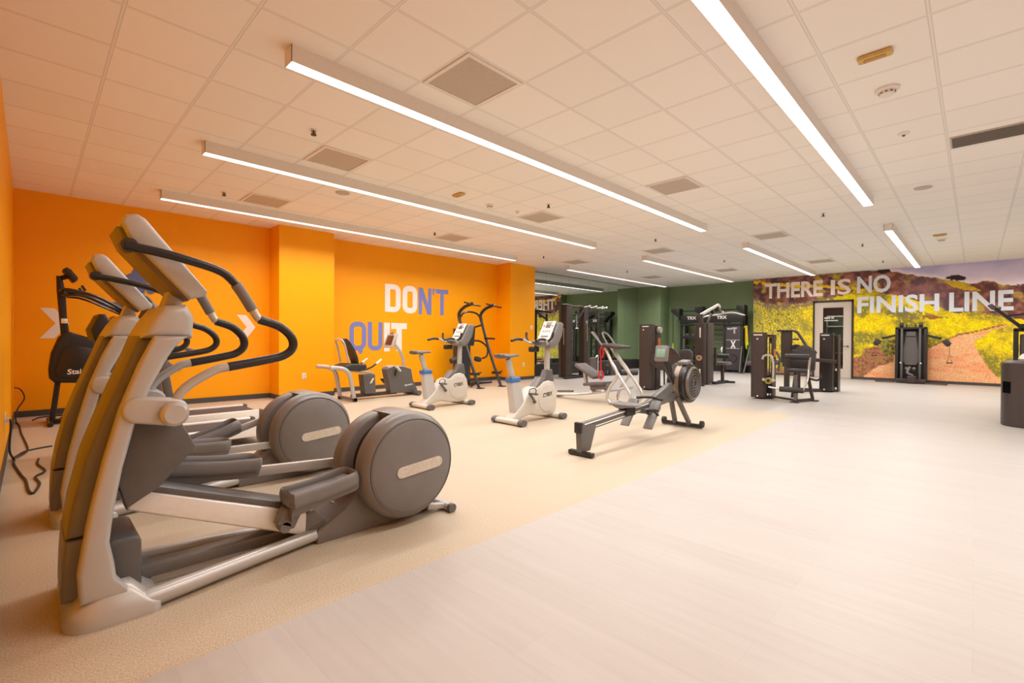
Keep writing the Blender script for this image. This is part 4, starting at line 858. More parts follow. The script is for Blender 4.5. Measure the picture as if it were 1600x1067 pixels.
for sg, px, pz in ((-1, 5.13, .56), (1, 5.02, .30)):
    y = 8.4+sg*.13
    g = G(); g.bar((5.10, y, .42), (px, y, pz), .02, .03, bev=.004); c = ob('crank', g, blk)
    g = G(); g.obox((px, y+sg*.06, pz), (.12, .10, .03), (0, .9, 0), .008); ob('pedal', g, alu if sg < 0 else blk, None, c)
g = G(); g.tube([(5.58, 8.12, .055), (5.58, 8.68, .055)], .05, 14, 1); ob('front_foot', g, greyp)
ORG[0] = Vector((0, 0, 0))

# ================================================================== PULL-UP AND DIP TOWER
t = thing('pull_up_tower', 'tall black pull-up and dip tower in the corner by the far orange pillar', 'pull-up tower', (7.75, 8.9, 0))
ob = lambda n, g, m, l=None, par=None: obj(n, g, m, par or t, l)
for x in (7.36, 8.07):
    s_ = 1 if x > 7.7 else -1
    g = G(); g.tube([(x, 8.30, .02), (x, 8.60, .62), (x, 8.88, 1.25), (x, 9.02, 1.62)], .036, 10, 2); ob('front_upright', g, blkg)
    g = G(); g.tube([(x, 9.02, 1.60), (x, 9.05, 1.78), (x+.03, 8.90, 1.93), (x+.10, 8.66, 2.02)], .040, 10, 4); th = ob('top_arm', g, blkg)
    g = G(); g.tube([(x+.02, 8.70, 2.0), (x+.30, 8.60, 1.96)], .018, 10, 1); g.tube([(x+.07, 8.72, 2.01), (x-.16, 8.66, 2.03)], .018, 10, 1); ob('chin_grip', g, blkg, None, th)
    g = G(); g.cyl((x-.05, 8.27, .0), (x+.05, 8.27, .0), .03, n=10); g.box(x-.05, x+.09, 8.20, 8.36, 0, .02, .004); ob('foot_plate', g, blk)
    g = G(); g.box(x-.03, x+.12, 8.40, 8.60, .30, .36, .01); g.tube([(x+.02, 8.45, .34), (x+.20, 8.45, .36)], .016, 8, 1); ob('step', g, blk)
    g = G(); g.tube([(x-.03, 8.86, 1.18), (x-.03, 8.50, 1.17)], .022, 10, 1); g.tube([(x-.05, 8.85, 1.18), (x+.24, 8.82, 1.17)], .02, 10, 1); ob('dip_bar', g, blk)
g = G(); g.tube([(7.36, 9.03, 1.66), (7.50, 9.05, 1.80), (7.72, 9.06, 1.84), (7.94, 9.05, 1.80), (8.07, 9.03, 1.66)], .024, 10, 4); ob('top_bow', g, blkg)
g = G(); g.tube([(8.07, 8.98, 1.52), (7.75, 9.25, 1.40), (7.42, 8.95, 1.42)], .022, 10, 2); ob('rear_brace', g, blkg)
g = G(); g.tube([(7.40, 8.60, .06), (7.72, 9.0, .05), (8.07, 8.62, .10)], .04, 10, 3); ob('base_bow', g, blkg)
g = G(); g.tube([(7.72, 9.42, .03), (7.72, 8.9, .04)], .04, 10, 1); ob('base_beam', g, blkg)
sec = rrect(7.46, 7.92, 9.18, 9.50, .14, 5)
g = G(); g.loft([[(u, v, z) for u, v in sec] for z in (.10, 1.42)]); ws = ob('weight_shroud', g, mat('dark_slate_shroud', (.035, .04, .045), .35, noise=.08))
g = G(); g.loft([[(7.69+(u-7.69)*1.06, 9.34+(v-9.34)*1.06, z) for u, v in sec] for z in (.04, .12)]); ob('shroud_base', g, blk, None, ws)
g = G(); g.tube([(7.55, 9.16, 1.15), (7.68, 9.14, 1.17), (7.82, 9.16, 1.15)], .02, 8, 3); ob('shroud_handle', g, silver2, None, ws)
g = G(); g.cyl((7.84, 9.15, .62), (7.84, 9.19, .62), .025, n=12); ob('selector_pin', g, orangep, None, ws)
g = G(); g.tube([(7.72, 8.98, 1.12), (8.0, 8.98, 1.10), (8.16, 8.90, .95), (8.10, 8.84, .74), (7.92, 8.8, .68)], .022, 10, 4); ob('lever_arm', g, blk)
g = G(); g.obox((7.80, 8.85, .66), (.16, .16, .12), (0, .3, 0), .04); ob('knee_pad', g, pad)
g = G(); g.tube([(7.00, 8.9, .63), (7.24, 8.9, .70)], .065, 14, 1); ob('roller_pad', g, pad)
g = G(); g.obox((7.60, 8.92, 1.24), (.28, .08, .5), (.1, 0, 0), .03); ob('back_pad', g, pad)
ORG[0] = Vector((0, 0, 0))

# ================================================================== ROWER
t = thing('rowing_machine', 'black air rowing machine with a long monorail in the middle of the floor', 'rowing machine', (5.05, 2.83, 0)); YR = 2.83
ob = lambda n, g, m, l=None, par=None: obj(n, g, m, par or t, l)
g = G(); g.bar((3.88, 2.68, .028), (3.88, 2.97, .028), .06, .045, up=(0, 0, 1), bev=.008); ob('rear_foot', g, blkg)
g = G(); g.prism([(3.85, .04), (3.83, .31), (4.10, .31), (4.10, .27), (4.0, .04)], 2.795, 2.865, 'Y', .01); ob('rear_leg', g, greyp)
g = G(); g.bar((3.86, YR, .285), (5.92, YR, .43), .055, .095, bev=.01); rl = ob('monorail', g, greyp)
for sg in (-1, 1):
    g = G(); g.bar((3.90, YR+sg*.030, .318), (5.30, YR+sg*.030, .415), .012, .012); g.bar((3.90, YR+sg*.030, .265), (5.0, YR+sg*.030, .342), .008, .010); ob('rail_strip', g, alu, 'bright metal strip', rl)
g = G(); g.box(3.815, 3.86, 2.79, 2.87, .235, .345, .01); ob('rail_end_cap', g, blk, None, rl)
secs = [[(x, YR+w*math.cos(a), z+.022*math.sin(a)+(.018*(math.cos(a)**2))) for a in [2*PI*k/16 for k in range(16)]] for x, w, z in ((4.60, .10, .425), (4.63, .155, .43), (4.75, .165, .42), (4.86, .14, .42), (4.90, .06, .42))]
g = G(); g.loft(secs); st = ob('seat', g, greym)
g = G(); g.box(4.66, 4.86, 2.775, 2.885, .31, .405, .012); ob('seat_carriage', g, blk, None, st)
for sg in (-1, 1):
    y = YR+sg*.15
    g = G(); g.obox((5.06, y, .27), (.32, .115, .022), (0, math.radians(-48), 0), .008); f = ob('footrest', g, greym)
    g = G(); g.obox((5.14, y, .40), (.13, .125, .03), (0, math.radians(-48), 0), .01); ob('heel_cup', g, greyp, None, f)
    g = G(); g.tube([(5.08, y-.062, .30), (5.03, y-.05, .34), (5.02, y, .355), (5.03, y+.05, .34), (5.08, y+.062, .30)], .010, 8, 3, sy=2.2); ob('foot_strap', g, blk, None, f)
g = G(); g.box(5.06, 5.24, 2.70, 2.96, .30, .36, .012); ob('footrest_bracket', g, greyp)
g = G(); g.bar((5.20, YR, .36), (5.82, YR, .56), .075, .13, bev=.012); ob('front_housing', g, greyp)
g = G(); g.tube([(5.26, 2.66, .455), (5.30, 2.74, .465), (5.31, YR, .47), (5.30, 2.92, .465), (5.26, 3.0, .455)], .016, 10, 4); hd = ob('pull_handle', g, blk)
g = G(); g.tube([(5.34, YR, .48), (5.80, YR, .56)], .008, 6, 1); ob('pull_chain', g, chrome, None, hd)
# legs
for sg in (-1, 1):
    g = G(); g.bar((5.93, YR+sg*.045, .42), (6.18, YR+sg*.10, .05), .045, .065, up=(1, 0, 0), bev=.008); ob('front_leg', g, greyp)
g = G(); g.bar((6.19, 2.56, .035), (6.19, 3.12, .035), .055, .05, bev=.008); ff = ob('front_foot', g, blkg)
for y in (2.575, 3.105):
    g = G(); g.cyl((6.21, y-.02, .06), (6.21, y+.02, .06), .045, n=18); ob('transport_wheel', g, blk, None, ff)
# flywheel cage
cx, cz = 6.16, .60; K = .92
g = G(); g.lathe((cx, YR-.02, cz), (0, -1, 0), [(z_, r_*K) for z_, r_ in ((-.13, .24), (-.10, .285), (.10, .29), (.12, .275), (.12, .235))], 48); fc = ob('flywheel_cage', g, blkg)
g = G(); g.lathe((cx, YR-.145, cz), (0, -1, 0), [(z_, r_*K) for z_, r_ in ((0, .24), (.022, .235), (.034, .225), (.034, .205), (.01, .20))], 48); ob('cage_rim', g, mat('grey_silver_rim', (.16, .15, .145), .3, .4, noise=.04), 'grey rim', fc)
g = G(); g.lathe((cx, YR-.145, cz), (0, -1, 0), [(z_, r_*K) for z_, r_ in ((0, .205), (.012, .20), (.02, .12), (.03, .03))], 36); ob('fan_disc', g, blkg, None, fc)
for r_ in (.17, .13, .09, .05):
    g = G(); g.ring((cx, YR-.175-.008*(r_ < .1), cz), (0, 1, 0), r_*K, .004, 48, 6); ob('grille_ring', g, greym, None, fc)
g = G(); g.lathe((cx, YR+.02, cz), (0, -1, 0), [(.02, .27), (.09, .273)], 48); ob('mesh_band', g, mat('bronze_mesh', (.32, .26, .21), .35, .5, noise=.25, scale=200), 'bronze mesh band', fc)
g = G(); g.obox((6.10, YR-.06, .875), (.16, .13, .05), (0, -.15, 0), .015); ob('damper_cover', g, greym, None, fc)
g = G(); g.bar((5.98, YR, .56), (5.62, YR, .98), .045, .10, up=(1, 0, 0), bev=.01); ob('monitor_arm', g, blkg)
g = G(); g.obox((5.585, YR, 1.00), (.05, .17, .20), (0, math.radians(12), 0), .012); mo = ob('monitor', g, greym)
g = G(); g.obox((5.558, YR, 1.005), (.008, .115, .11), (0, math.radians(12), 0), .002); ob('lcd', g, lcd, 'pale green display', mo)
ORG[0] = Vector((0, 0, 0))

# ================================================================== AB BENCH
t = thing('ab_coaster_bench', 'silver rail-mounted abdominal trainer with grey pads and a red strap behind the rower', 'ab trainer', (7.43, 5.1, 0)); XB = 7.43
ob = lambda n, g, m, l=None, par=None: obj(n, g, m, par or t, l)
for sg in (-1, 1):
    g = G(); g.tube([(XB+sg*.06, 6.05, .06), (XB+sg*.06, 5.5, .11), (XB+sg*.06, 5.0, .19), (XB+sg*.06, 4.35, .32)], .022, 10, 4); ob('guide_rail', g, silver2)
    g = G(); g.tube([(XB+sg*.10, 4.80, 1.02), (XB+sg*.16, 4.66, .80), (XB+sg*.20, 4.50, .55), (XB+sg*.20, 4.66, .30), (XB+sg*.18, 4.72, .12), (XB+sg*.16, 4.66, .03)], .027, 12, 4); ob('rear_loop', g, silver2)
    g = G(); g.tube([(XB+sg*.10, 4.82, 1.02), (XB+sg*.16, 4.62, .72), (XB+sg*.20, 4.40, .45), (XB+sg*.20, 4.24, .22), (XB+sg*.19, 4.27, .10), (XB+sg*.16, 4.36, .03)], .027, 12, 4); ob('front_loop', g, silver2)
    g = G(); g.cyl((XB+sg*.16-.03, 4.33, .03), (XB+sg*.16+.03, 4.33, .03), .035, n=14); ob('foot_wheel', g, blk)
g = G(); g.tube([(XB-.18, 4.68, .03), (XB+.18, 4.68, .03)], .026, 10, 1); ob('cross_foot', g, silver2)
g = G(); g.tube([(XB-.24, 6.05, .035), (XB+.24, 6.05, .035)], .028, 10, 1); ob('rear_foot', g, blk)
g = G(); g.obox((XB, 4.98, .29), (.16, .38, .10), (math.radians(-9), 0, 0), .02); ca = ob('carriage', g, greym)
for dy_ in (-.13, .13):
    g = G(); g.cyl((XB-.10, 5.0+dy_, .21-dy_*.15), (XB+.10, 5.0+dy_, .21-dy_*.15), .03, n=14); ob('roller', g, alu, None, ca)
g = G(); g.obox((XB, 5.04, .345), (.34, .46, .055), (math.radians(-6), 0, 0), .022); ob('knee_pad', g, padg)
g = G(); g.bar((XB, 5.30, .30), (XB, 5.34, .56), .06, .06, up=(0, 1, 0), bev=.01); ob('pad_post', g, silver)
g = G(); g.obox((XB, 5.24, .575), (.36, .50, .07), (math.radians(28), 0, math.radians(0)), .028); ob('seat_pad', g, padg)
g = G(); g.obox((XB, 4.66, 1.05), (.46, .38, .06), (math.radians(8), 0, 0), .025); ob('elbow_pad', g, brown)
for sg in (-1, 1):
    g = G(); g.tube([(XB+sg*.10, 4.88, 1.04), (XB+sg*.12, 5.02, 1.26), (XB+sg*.20, 5.04, 1.30), (XB+sg*.24, 4.96, 1.24), (XB+sg*.22, 4.80, 1.06)], .017, 10, 4); ob('hand_loop', g, greym)
g = G(); g.tube([(XB-.02, 5.98, .13), (XB-.02, 5.6, .16)], .02, 8, 1); ob('bumper', g, greyp)
ORG[0] = Vector((0, 0, 0))
t = thing('carabiner_strap', 'red strap with a ring hanging from the ab trainer pad', 'strap', (7.22, 4.80, 1.0))
g = G(); g.tube([(7.20, 4.82, 1.04), (7.19, 4.83, .95), (7.20, 4.82, .80), (7.20, 4.82, .62)], .017, 8, 3, sy=.5); g.tube([(7.20, 4.82, 1.04), (7.22, 4.78, .96), (7.21, 4.80, .84)], .014, 8, 3, sy=.5); obj('strap', g, red, t)
g = G(); g.tube([(7.20, 4.82+.05*math.cos(2*PI*k/14), .53+.075*math.sin(2*PI*k/14)) for k in range(14)], .014, 8, 1, closed=True); obj('ring', g, red, t)
ORG[0] = Vector((0, 0, 0))
t = thing('foam_roller', 'black foam roller lying on the floor in front of the low cabinet by the mirror', 'roller', (13.7, 8.1, .08))
g = G(); g.tube([(13.48, 8.27, .085), (13.95, 7.93, .085)], .085, 20, 1); obj('foam', g, pad, t)
g = G(); g.tube([(13.472, 8.276, .085), (13.49, 8.263, .085)], .045, 16, 1); obj('end_ring', g, greyp, t)
ORG[0] = Vector((0, 0, 0))
# ================================================================== STRENGTH MACHINES
def tower(g, x0, x1, y0, y1, h, r=.05):
    sec = rrect(x0, x1, y0, y1, r, 4)
    g.loft([[(u, v, z) for u, v in sec] for z in (.03, h-.03)]+[[((x0+x1)/2+(u-(x0+x1)/2)*.94, (y0+y1)/2+(v-(y0+y1)/2)*.94, h) for u, v in sec]]); return g
def stack(t, x0, x1, y0, y1, h):
    """weight stack with guide rods and top pulley behind a shroud"""
    g = G(); g.box(x0, x1, y0, y1, 0, .04, .006); obj('stack_base', g, brown, t)
    g = G()
    for k in range(9): g.box(x0+.015, x1-.015, y0+.03, y1-.03, .10+k*.042, .138+k*.042, .004)
    obj('weight_plates', g, blk, t)
    g = G()
    for y in (y0+.09, y1-.09): g.cyl(((x0+x1)/2, y, .04), ((x0+x1)/2, y, h-.06), .010, n=10)
    obj('guide_rods', g, greym, t)
    g = G(); g.box(x0, x1, y0, y0+.03, .03, h-.05, .006); g.box(x0, x1, y1-.03, y1, .03, h-.05, .006); g.box(x0, x1, y0, y1, h-.07, h-.02, .008); obj('stack_frame', g, brown, t)
    g = G(); g.cyl(((x0+x1)/2, y0+.06, h-.14), ((x0+x1)/2, y0+.09, h-.14), .06, n=20); obj('pulley', g, greym, t)
def badge(t, x, y, z, w, h, m, lab):
    g = G(); g.box(x-.004, x, y-w/2, y+w/2, z-h/2, z+h/2, .001); obj('badge', g, m, t, lab)
# --- A: machine with round plate behind the rower
t = thing('leg_press', 'brown shrouded leg press with a round bolted foot plate behind the rowing machine', 'strength machine', (10.5, 5.4, 0), 'selectorized strength machines')
ob = lambda n, g, m, l=None, par=None: obj(n, g, m, par or t, l)
sh = ob('front_shroud', tower(G(), 10.0, 10.22, 5.32, 5.66, 1.53, .06), brown)
badge(t, 9.999, 5.48, 1.475, .16, .022, inkw, 'white strip'); badge(t, 9.999, 5.53, 1.40, .03, .03, white, 'small white maker mark'); badge(t, 9.999, 5.50, .07, .03, .03, white, 'small white mark at the bottom')
stack(t, 10.24, 10.46, 5.33, 5.66, 1.52)
g = G(); g.cyl((10.30, 5.24, 1.40), (10.30, 5.32, 1.40), .07, n=24); ob('cam', g, pearl)
badge(t, 10.23, 5.25, 1.10, .05, .22, orangep, 'orange label')
g = G(); g.loft([[(x-.6, 4.96+.355*math.cos(a)*s_, .755+.27*math.sin(a)*s_) for a in [2*PI*k/36 for k in range(36)]] for x, s_ in ((10.49, .97), (10.50, 1), (10.53, 1), (10.54, .97))]); fp = ob('foot_plate', g, brown)
g = G(); g.tube([(9.89, 4.96+.335*math.cos(2*PI*k/36), .755+.25*math.sin(2*PI*k/36)) for k in range(36)], .006, 6, 1, closed=True); ob('plate_groove', g, blk, None, fp)
for a_, b_ in ((-.24, .12), (.24, .12), (-.24, -.12), (.24, -.12)):
    g = G(); g.cyl((9.88, 4.96+a_*.95, .755+b_), (9.90, 4.96+a_*.95, .755+b_), .020, n=12); ob('bolt', g, blk, None, fp)
g = G(); g.bar((9.96, 4.96, .56), (10.70, 5.12, .08), .07, .06, up=(1, 0, 0), bev=.01); g.bar((9.94, 5.02, .80), (10.10, 5.34, .80), .06, .05, up=(0, 0, 1), bev=.01); ob('plate_arm', g, blk)
g = G(); g.bar((10.30, 5.12, .05), (12.0, 5.12, .05), .08, .06, bev=.01); ob('base_beam', g, brown)
for x in (10.70, 11.9):
    g = G(); g.bar((x, 4.88, .03), (x, 5.62, .03), .07, .05, bev=.01); ob('cross_foot', g, brown)
g = G(); g.box(10.95, 11.35, 4.92, 5.32, .40, .49, .025); ob('seat_pad', g, pad)
g = G(); g.bar((11.1, 5.12, .07), (11.15, 5.12, .41), .08, .08, up=(1, 0, 0), bev=.01); ob('seat_post', g, brown)
g = G(); g.prism(rrect(4.98, 5.32, .46, .93, .10, 5), 11.38, 11.46, 'X', .02); ob('back_pad', g, mat('dark_grey_pad', (.075, .065, .068), .5, noise=.08))
g = G(); g.tube([(10.12, 5.06, .10), (10.10, 5.06, .50), (10.12, 5.06, .60), (10.30, 5.0, .58)], .02, 10, 4); ob('side_handle', g, brown)
ORG[0] = Vector((0, 0, 0))
# --- B: pulldown
t = thing('lat_pulldown', 'tall brown lat pulldown machine with a white bent bar in front of the training rack', 'strength machine', (12.5, 5.1, 0), 'selectorized strength machines')
ob = lambda n, g, m, l=None, par=None: obj(n, g, m, par or t, l)
ob('front_shroud', tower(G(), 12.18, 12.34, 5.00, 5.26, 1.60, .05), brown); ob('side_shroud', tower(G(), 12.36, 12.72, 4.96, 5.24, 1.62, .05), mat('dark_taupe_metal', (.060, .048, .045), .45, noise=.06))
g = G(); g.box(12.17, 12.26, 5.06, 5.16, .03, 1.84, .01); ob('post', g, brown)
badge(t, 12.168, 5.11, 1.36, .035, .26, inkw, 'tall white decal'); badge(t, 12.168, 5.11, .30, .035, .24, inkw, 'lower white decal')
g = G(); g.cyl((12.15, 5.13, .705), (12.178, 5.13, .705), .075, n=28); dk = ob('round_dial', g, wood, 'tan round dial'); g = G(); g.cyl((12.142, 5.13, .705), (12.152, 5.13, .705), .025, n=16); ob('dial_hub', g, brown, None, dk)
g = G(); g.ring((12.17, 5.13, .79), (1, 0, 0), .05, .012, 20, 6); ob('pin_loop', g, brown)
g = G(); g.bar((12.2, 5.11, 1.82), (13.02, 4.98, 2.12), .05, .07, bev=.01); g.bar((13.02, 4.98, 2.12), (13.10, 4.97, 2.05), .05, .07, bev=.01); ob('boom', g, chromew)
g = G(); g.bar((12.55, 5.08, 1.60), (12.78, 5.02, 2.0), .06, .05, bev=.008); ob('boom_brace', g, brown)
g = G(); g.cyl((12.95, 4.94, 2.0), (12.95, 5.02, 2.0), .07, n=22); g.cyl((12.70, 4.97, 1.93), (12.70, 5.05, 1.93), .05, n=20); ob('pulleys', g, blk)
g = G(); g.tube([(13.02, 4.96, 2.02), (13.02, 4.86, 1.92)], .006, 6, 1); g.ball((13.02, 4.86, 1.92), .03, 10); ob('cable', g, alu)
g = G(); g.tube([(13.0, 5.44, 1.76), (13.0, 5.30, 1.82), (13.0, 4.95, 1.86), (13.0, 4.62, 1.90), (13.0, 4.30, 1.82)], .019, 10, 4); lb = ob('lat_bar', g, chromew)
g = G(); g.box(12.95, 13.33, 4.72, 5.08, .50, .58, .025); ob('seat_pad', g, padg)
g = G(); g.bar((13.15, 4.9, .04), (13.13, 4.9, .5), .07, .09, up=(1, 0, 0), bev=.01); ob('seat_post', g, brown)
g = G(); g.tube([(12.98, 4.66, .74), (12.98, 5.14, .74)], .06, 14, 1); ob('thigh_roller', g, pad); g = G(); g.bar((12.74, 4.95, .80), (12.98, 4.92, .74), .05, .06, bev=.01); g.bar((12.76, 4.95, .5), (12.78, 4.95, .98), .06, .06, up=(1, 0, 0), bev=.01); ob('roller_post', g, brown)
g = G(); g.bar((12.6, 4.93, .04), (13.4, 4.88, .04), .10, .06, bev=.01); g.bar((13.38, 4.66, .03), (13.38, 5.10, .03), .08, .05, bev=.01); ob('base_beam', g, blk)
g = G(); g.tube([(12.86, 4.84, .90), (12.93, 4.84, .98), (12.90, 4.84, .84)], .016, 8, 3); ob('adjust_handle', g, alu)
ORG[0] = Vector((0, 0, 0))
# --- L: leg extension
t = thing('leg_extension', 'dark leg extension machine with black rollers, left of the mural door', 'strength machine', (10.5, 2.8, 0), 'selectorized strength machines')
ob = lambda n, g, m, l=None, par=None: obj(n, g, m, par or t, l)
ob('front_shroud', tower(G(), 10.18, 10.38, 2.98, 3.25, 1.33, .05), brown)
badge(t, 10.176, 3.11, 1.28, .16, .022, inkw, 'white strip'); badge(t, 10.176, 3.12, 1.20, .03, .03, white, 'small white maker mark'); badge(t, 10.176, 3.11, .06, .03, .03, white, 'small white mark at the bottom')
stack(t, 10.40, 10.62, 2.90, 3.22, 1.31)
badge(t, 10.39, 2.86, .92, .04, .16, orangep, 'orange label')
g = G(); g.cyl((10.32, 3.24, .70), (10.32, 3.36, .70), .045, n=20); ob('side_knob', g, greyp); g = G(); g.tube([(10.16, 3.02, .80), (10.14, 2.98, .87), (10.14, 2.86, .87), (10.16, 2.82, .70), (10.2, 2.84, .36)], .022, 8, 4); ob('range_lever', g, silver2)
g = G(); g.cyl((10.12, 2.90, .38), (10.20, 2.90, .38), .065, n=22); g2 = ob('pivot_disc', g, mat('olive_brass', (.35, .30, .08), .4, .3, noise=.05), 'brass-yellow pivot disc'); g = G(); g.cyl((10.11, 2.90, .38), (10.125, 2.90, .38), .03, n=16); ob('pivot_cap', g, blk, None, g2)
g = G(); g.cyl((10.12, 2.985, .40), (10.16, 2.985, .40), .03, n=14); ob('chrome_knob', g, chrome); g = G(); g.cyl((10.12, 2.81, .40), (10.16, 2.81, .40), .03, n=14); ob('chrome_knob', g, chrome)
g = G(); g.tube([(10.42, 2.27, .855), (10.42, 2.68, .855)], .052, 16, 1); ob('thigh_roller', g, pad)
g = G(); g.obox((10.78, 2.46, .78), (.07, .44, .42), (0, math.radians(14), 0), .03); ob('back_pad', g, pad)
g = G(); g.loft([[(x, 2.46+.14*math.cos(a), .98+.10*math.sin(a)) for a in [PI*k/12 for k in range(13)]] for x in (10.86, 10.92)]); ob('head_pad', g, greyp)
g = G(); g.box(10.38, 10.76, 2.28, 2.64, .54, .62, .03); ob('seat_pad', g, pad)
g = G(); g.tube([(10.14, 2.30, .235), (10.14, 2.70, .235)], .052, 16, 1); ob('shin_roller', g, pad)
g = G(); g.tube([(10.14, 2.70, .235), (10.14, 2.90, .26)], .018, 8, 1); ob('roller_axle', g, silver2); g = G(); g.tube([(10.14, 2.31, .24), (10.24, 2.27, .40), (10.4, 2.28, .56), (10.42, 2.26, .85)], .020, 8, 3); ob('roller_arm', g, silver2)
g = G(); g.bar((10.52, 2.52, .54), (10.46, 2.56, .05), .05, .05, up=(1, 0, 0)); g.bar((10.6, 2.34, .54), (10.62, 2.25, .03), .05, .05, up=(1, 0, 0)); g.bar((10.3, 2.46, .50), (10.10, 2.42, .03), .06, .06, up=(1, 0, 0)); ob('seat_legs', g, brown)
g = G(); g.bar((10.35, 2.95, .06), (10.10, 2.44, .05), .04, .04); g.bar((10.10, 2.44, .035), (10.62, 2.25, .035), .05, .05); ob('base_beam', g, brown)
g = G(); g.box(10.02, 10.16, 2.36, 2.50, 0, .025, .006); g.box(10.56, 10.70, 2.16, 2.30, 0, .025, .006); ob('foot_plates', g, brown)
g = G(); g.tube([(10.5, 2.28, .44), (10.42, 2.14, .42), (10.40, 2.08, .48), (10.40, 2.08, .56)], .018, 8, 3); ob('side_handle', g, blkg)
g = G(); g.obox((10.46, 2.78, .66), (.10, .06, .14), (0, 0, 0), .01); ob('pin_block', g, mat('lime_yellow_plastic', (.45, .42, .05), .4, noise=.1), 'lime-yellow pin block')
g = G(); g.tube([(10.40, 2.84, 0.95), (10.42, 2.78, .80), (10.40, 2.80, .55)], .02, 8, 3); g.ball((10.38, 2.83, .74), .05, 10); ob('lever_cluster', g, greyp)
ORG[0] = Vector((0, 0, 0))
# --- C: shoulder press near the door
t = thing('chest_press', 'black chest press with a shrouded stack standing right in front of the mural door', 'strength machine', (12.8, 2.6, 0), 'selectorized strength machines')
ob = lambda n, g, m, l=None, par=None: obj(n, g, m, par or t, l)
ob('front_shroud', tower(G(), 12.66, 12.90, 2.30, 2.57, 1.345, .06), blkg)
badge(t, 12.656, 2.45, 1.295, .16, .022, inkw, 'white strip'); badge(t, 12.656, 2.47, 1.21, .03, .03, white, 'small white maker mark'); badge(t, 12.656, 2.46, .06, .03, .03, white, 'small white mark at the bottom')
stack(t, 12.92, 13.16, 2.24, 2.58, 1.33)
g = G(); g.bar((12.55, 2.74, .74), (12.60, 2.22, .70), .05, .085, bev=.012); ob('cross_member', g, brown)
g = G(); g.box(12.50, 12.66, 3.10, 3.32, .55, 1.41, .03); ob('upright', g, brown); g = G(); g.box(12.48, 12.68, 3.06, 3.40, 1.38, 1.42, .01); ob('upright_cap', g, blk)
g = G(); g.tube([(12.58, 3.06, 1.40), (12.52, 2.96, 1.34), (12.46, 2.76, 1.02), (12.46, 2.70, .90)], .032, 8, 2); ob('press_arm', g, brown)
g = G(); g.tube([(12.46, 3.05, 1.20), (12.40, 2.92, 1.20)], .02, 8, 1); g.tube([(12.46, 2.69, .90), (12.40, 2.56, .90)], .018, 8, 1); ob('arm_handle', g, blkg)
g = G(); g.cyl((12.50, 3.0, .98), (12.62, 3.0, .98), .10, n=24); ob('pivot_disc', g, blk)
g = G(); g.box(12.35, 12.75, 2.75, 3.10, .48, .56, .025); ob('seat_pad', g, pad)
g = G(); g.bar((12.58, 3.2, .06), (12.58, 3.2, .56), .10, .12, up=(1, 0, 0), bev=.01); g.bar((12.55, 2.95, .05), (12.55, 2.95, .5), .07, .08, up=(1, 0, 0), bev=.01); ob('seat_post', g, brown)
g = G(); g.bar((12.58, 3.35, .04), (12.70, 2.5, .04), .08, .05, bev=.01); g.bar((12.95, 2.3, .03), (12.1, 3.0, .03), .07, .04, bev=.01); ob('base_beam', g, brown)
ORG[0] = Vector((0, 0, 0))
# --- F: dual cable trainer at the mural
t = thing('cable_trainer', 'black dual cable trainer standing against the mural beside the printed dirt path', 'cable machine', (17.25, 1.3, 0))
ob = lambda n, g, m, l=None, par=None: obj(n, g, m, par or t, l)
g = G()
for y in (.99, 1.60): g.box(17.12, 17.46, y-.035, y+.035, .05, 1.56, .012)
g.box(17.12, 17.46, .96, 1.63, 1.50, 1.56, .012); ob('outer_frame', g, blk)
g = G(); g.box(17.30, 17.40, 1.02, 1.57, .08, 1.50, .01); ob('rear_panel', g, mat('charcoal_panel', (.045, .04, .04), .45, noise=.08))
g = G()
for y in (1.10, 1.49): g.box(17.10, 17.18, y-.025, y+.025, .08, 1.52, .008)
ob('track_post', g, greyp)
g = G(); g.prism([(1.19, 1.44), (1.17, 1.20), (1.12, .95), (1.12, .60), (1.18, .50), (1.41, .50), (1.47, .60), (1.47, .95), (1.42, 1.20), (1.40, 1.44)], 17.16, 17.26, 'X', .02, 3); sp = ob('centre_shield', g, greyp)
g = G(); g.box(17.148, 17.162, 1.20, 1.39, 1.29, 1.315, .003); ob('shield_slot', g, blk, None, sp); g = G(); g.box(17.155, 17.162, 1.26, 1.34, .535, .55); ob('shield_mark', g, greym, None, sp)
for y, sg in ((.99, -1), (1.60, 1)):
    yo = y+sg*.03
    g = G(); g.bar((17.12, yo, 1.33), (17.06, yo+sg*.30, 1.24), .05, .06, bev=.01); ar = ob('cable_arm', g, blk)
    g = G(); g.obox((17.03, yo+sg*.40, 1.14), (.06, .14, .17), (math.radians(sg*35), 0, 0), .02); g.cyl((17.02, yo+sg*.42, 1.09), (17.06, yo+sg*.42, 1.09), .06, n=18); ob('pulley_head', g, brown, None, ar)
    g = G(); g.cyl((17.2, y-sg*.06, 1.62), (17.2, y-sg*.14, 1.62), .07, n=20); ob('top_pulley', g, blk)
    g = G(); g.box(17.12, 17.2, y-sg*.21-.012, y-sg*.21+.012, 1.55, 1.65, .004); ob('top_pin', g, blk)
    g = G(); g.box(17.08, 17.13, y-sg*.09-.02, y-sg*.09+.02, .545, .58, .006); ob('height_knob', g, alu)
    g = G(); g.bar((17.0, yo, .035), (16.95, y+sg*.46, .03), .12, .03, bev=.008); ob('side_platform', g, brown)
    hz = .80 if sg < 0 else .95
    g = G(); g.tube([(17.03, yo+sg*.46, 1.03), (17.03, yo+sg*.46, hz)], .006, 6, 1); g.tube([(17.03, yo+sg*.46, hz), (17.03, yo+sg*.46-.055, hz-.20), (17.03, yo+sg*.46+.055, hz-.20)], .008, 6, 1, closed=True); g.tube([(17.03, yo+sg*.46-.06, hz-.20), (17.03, yo+sg*.46+.06, hz-.20)], .016, 8, 1); ob('stirrup_handle', g, brown)
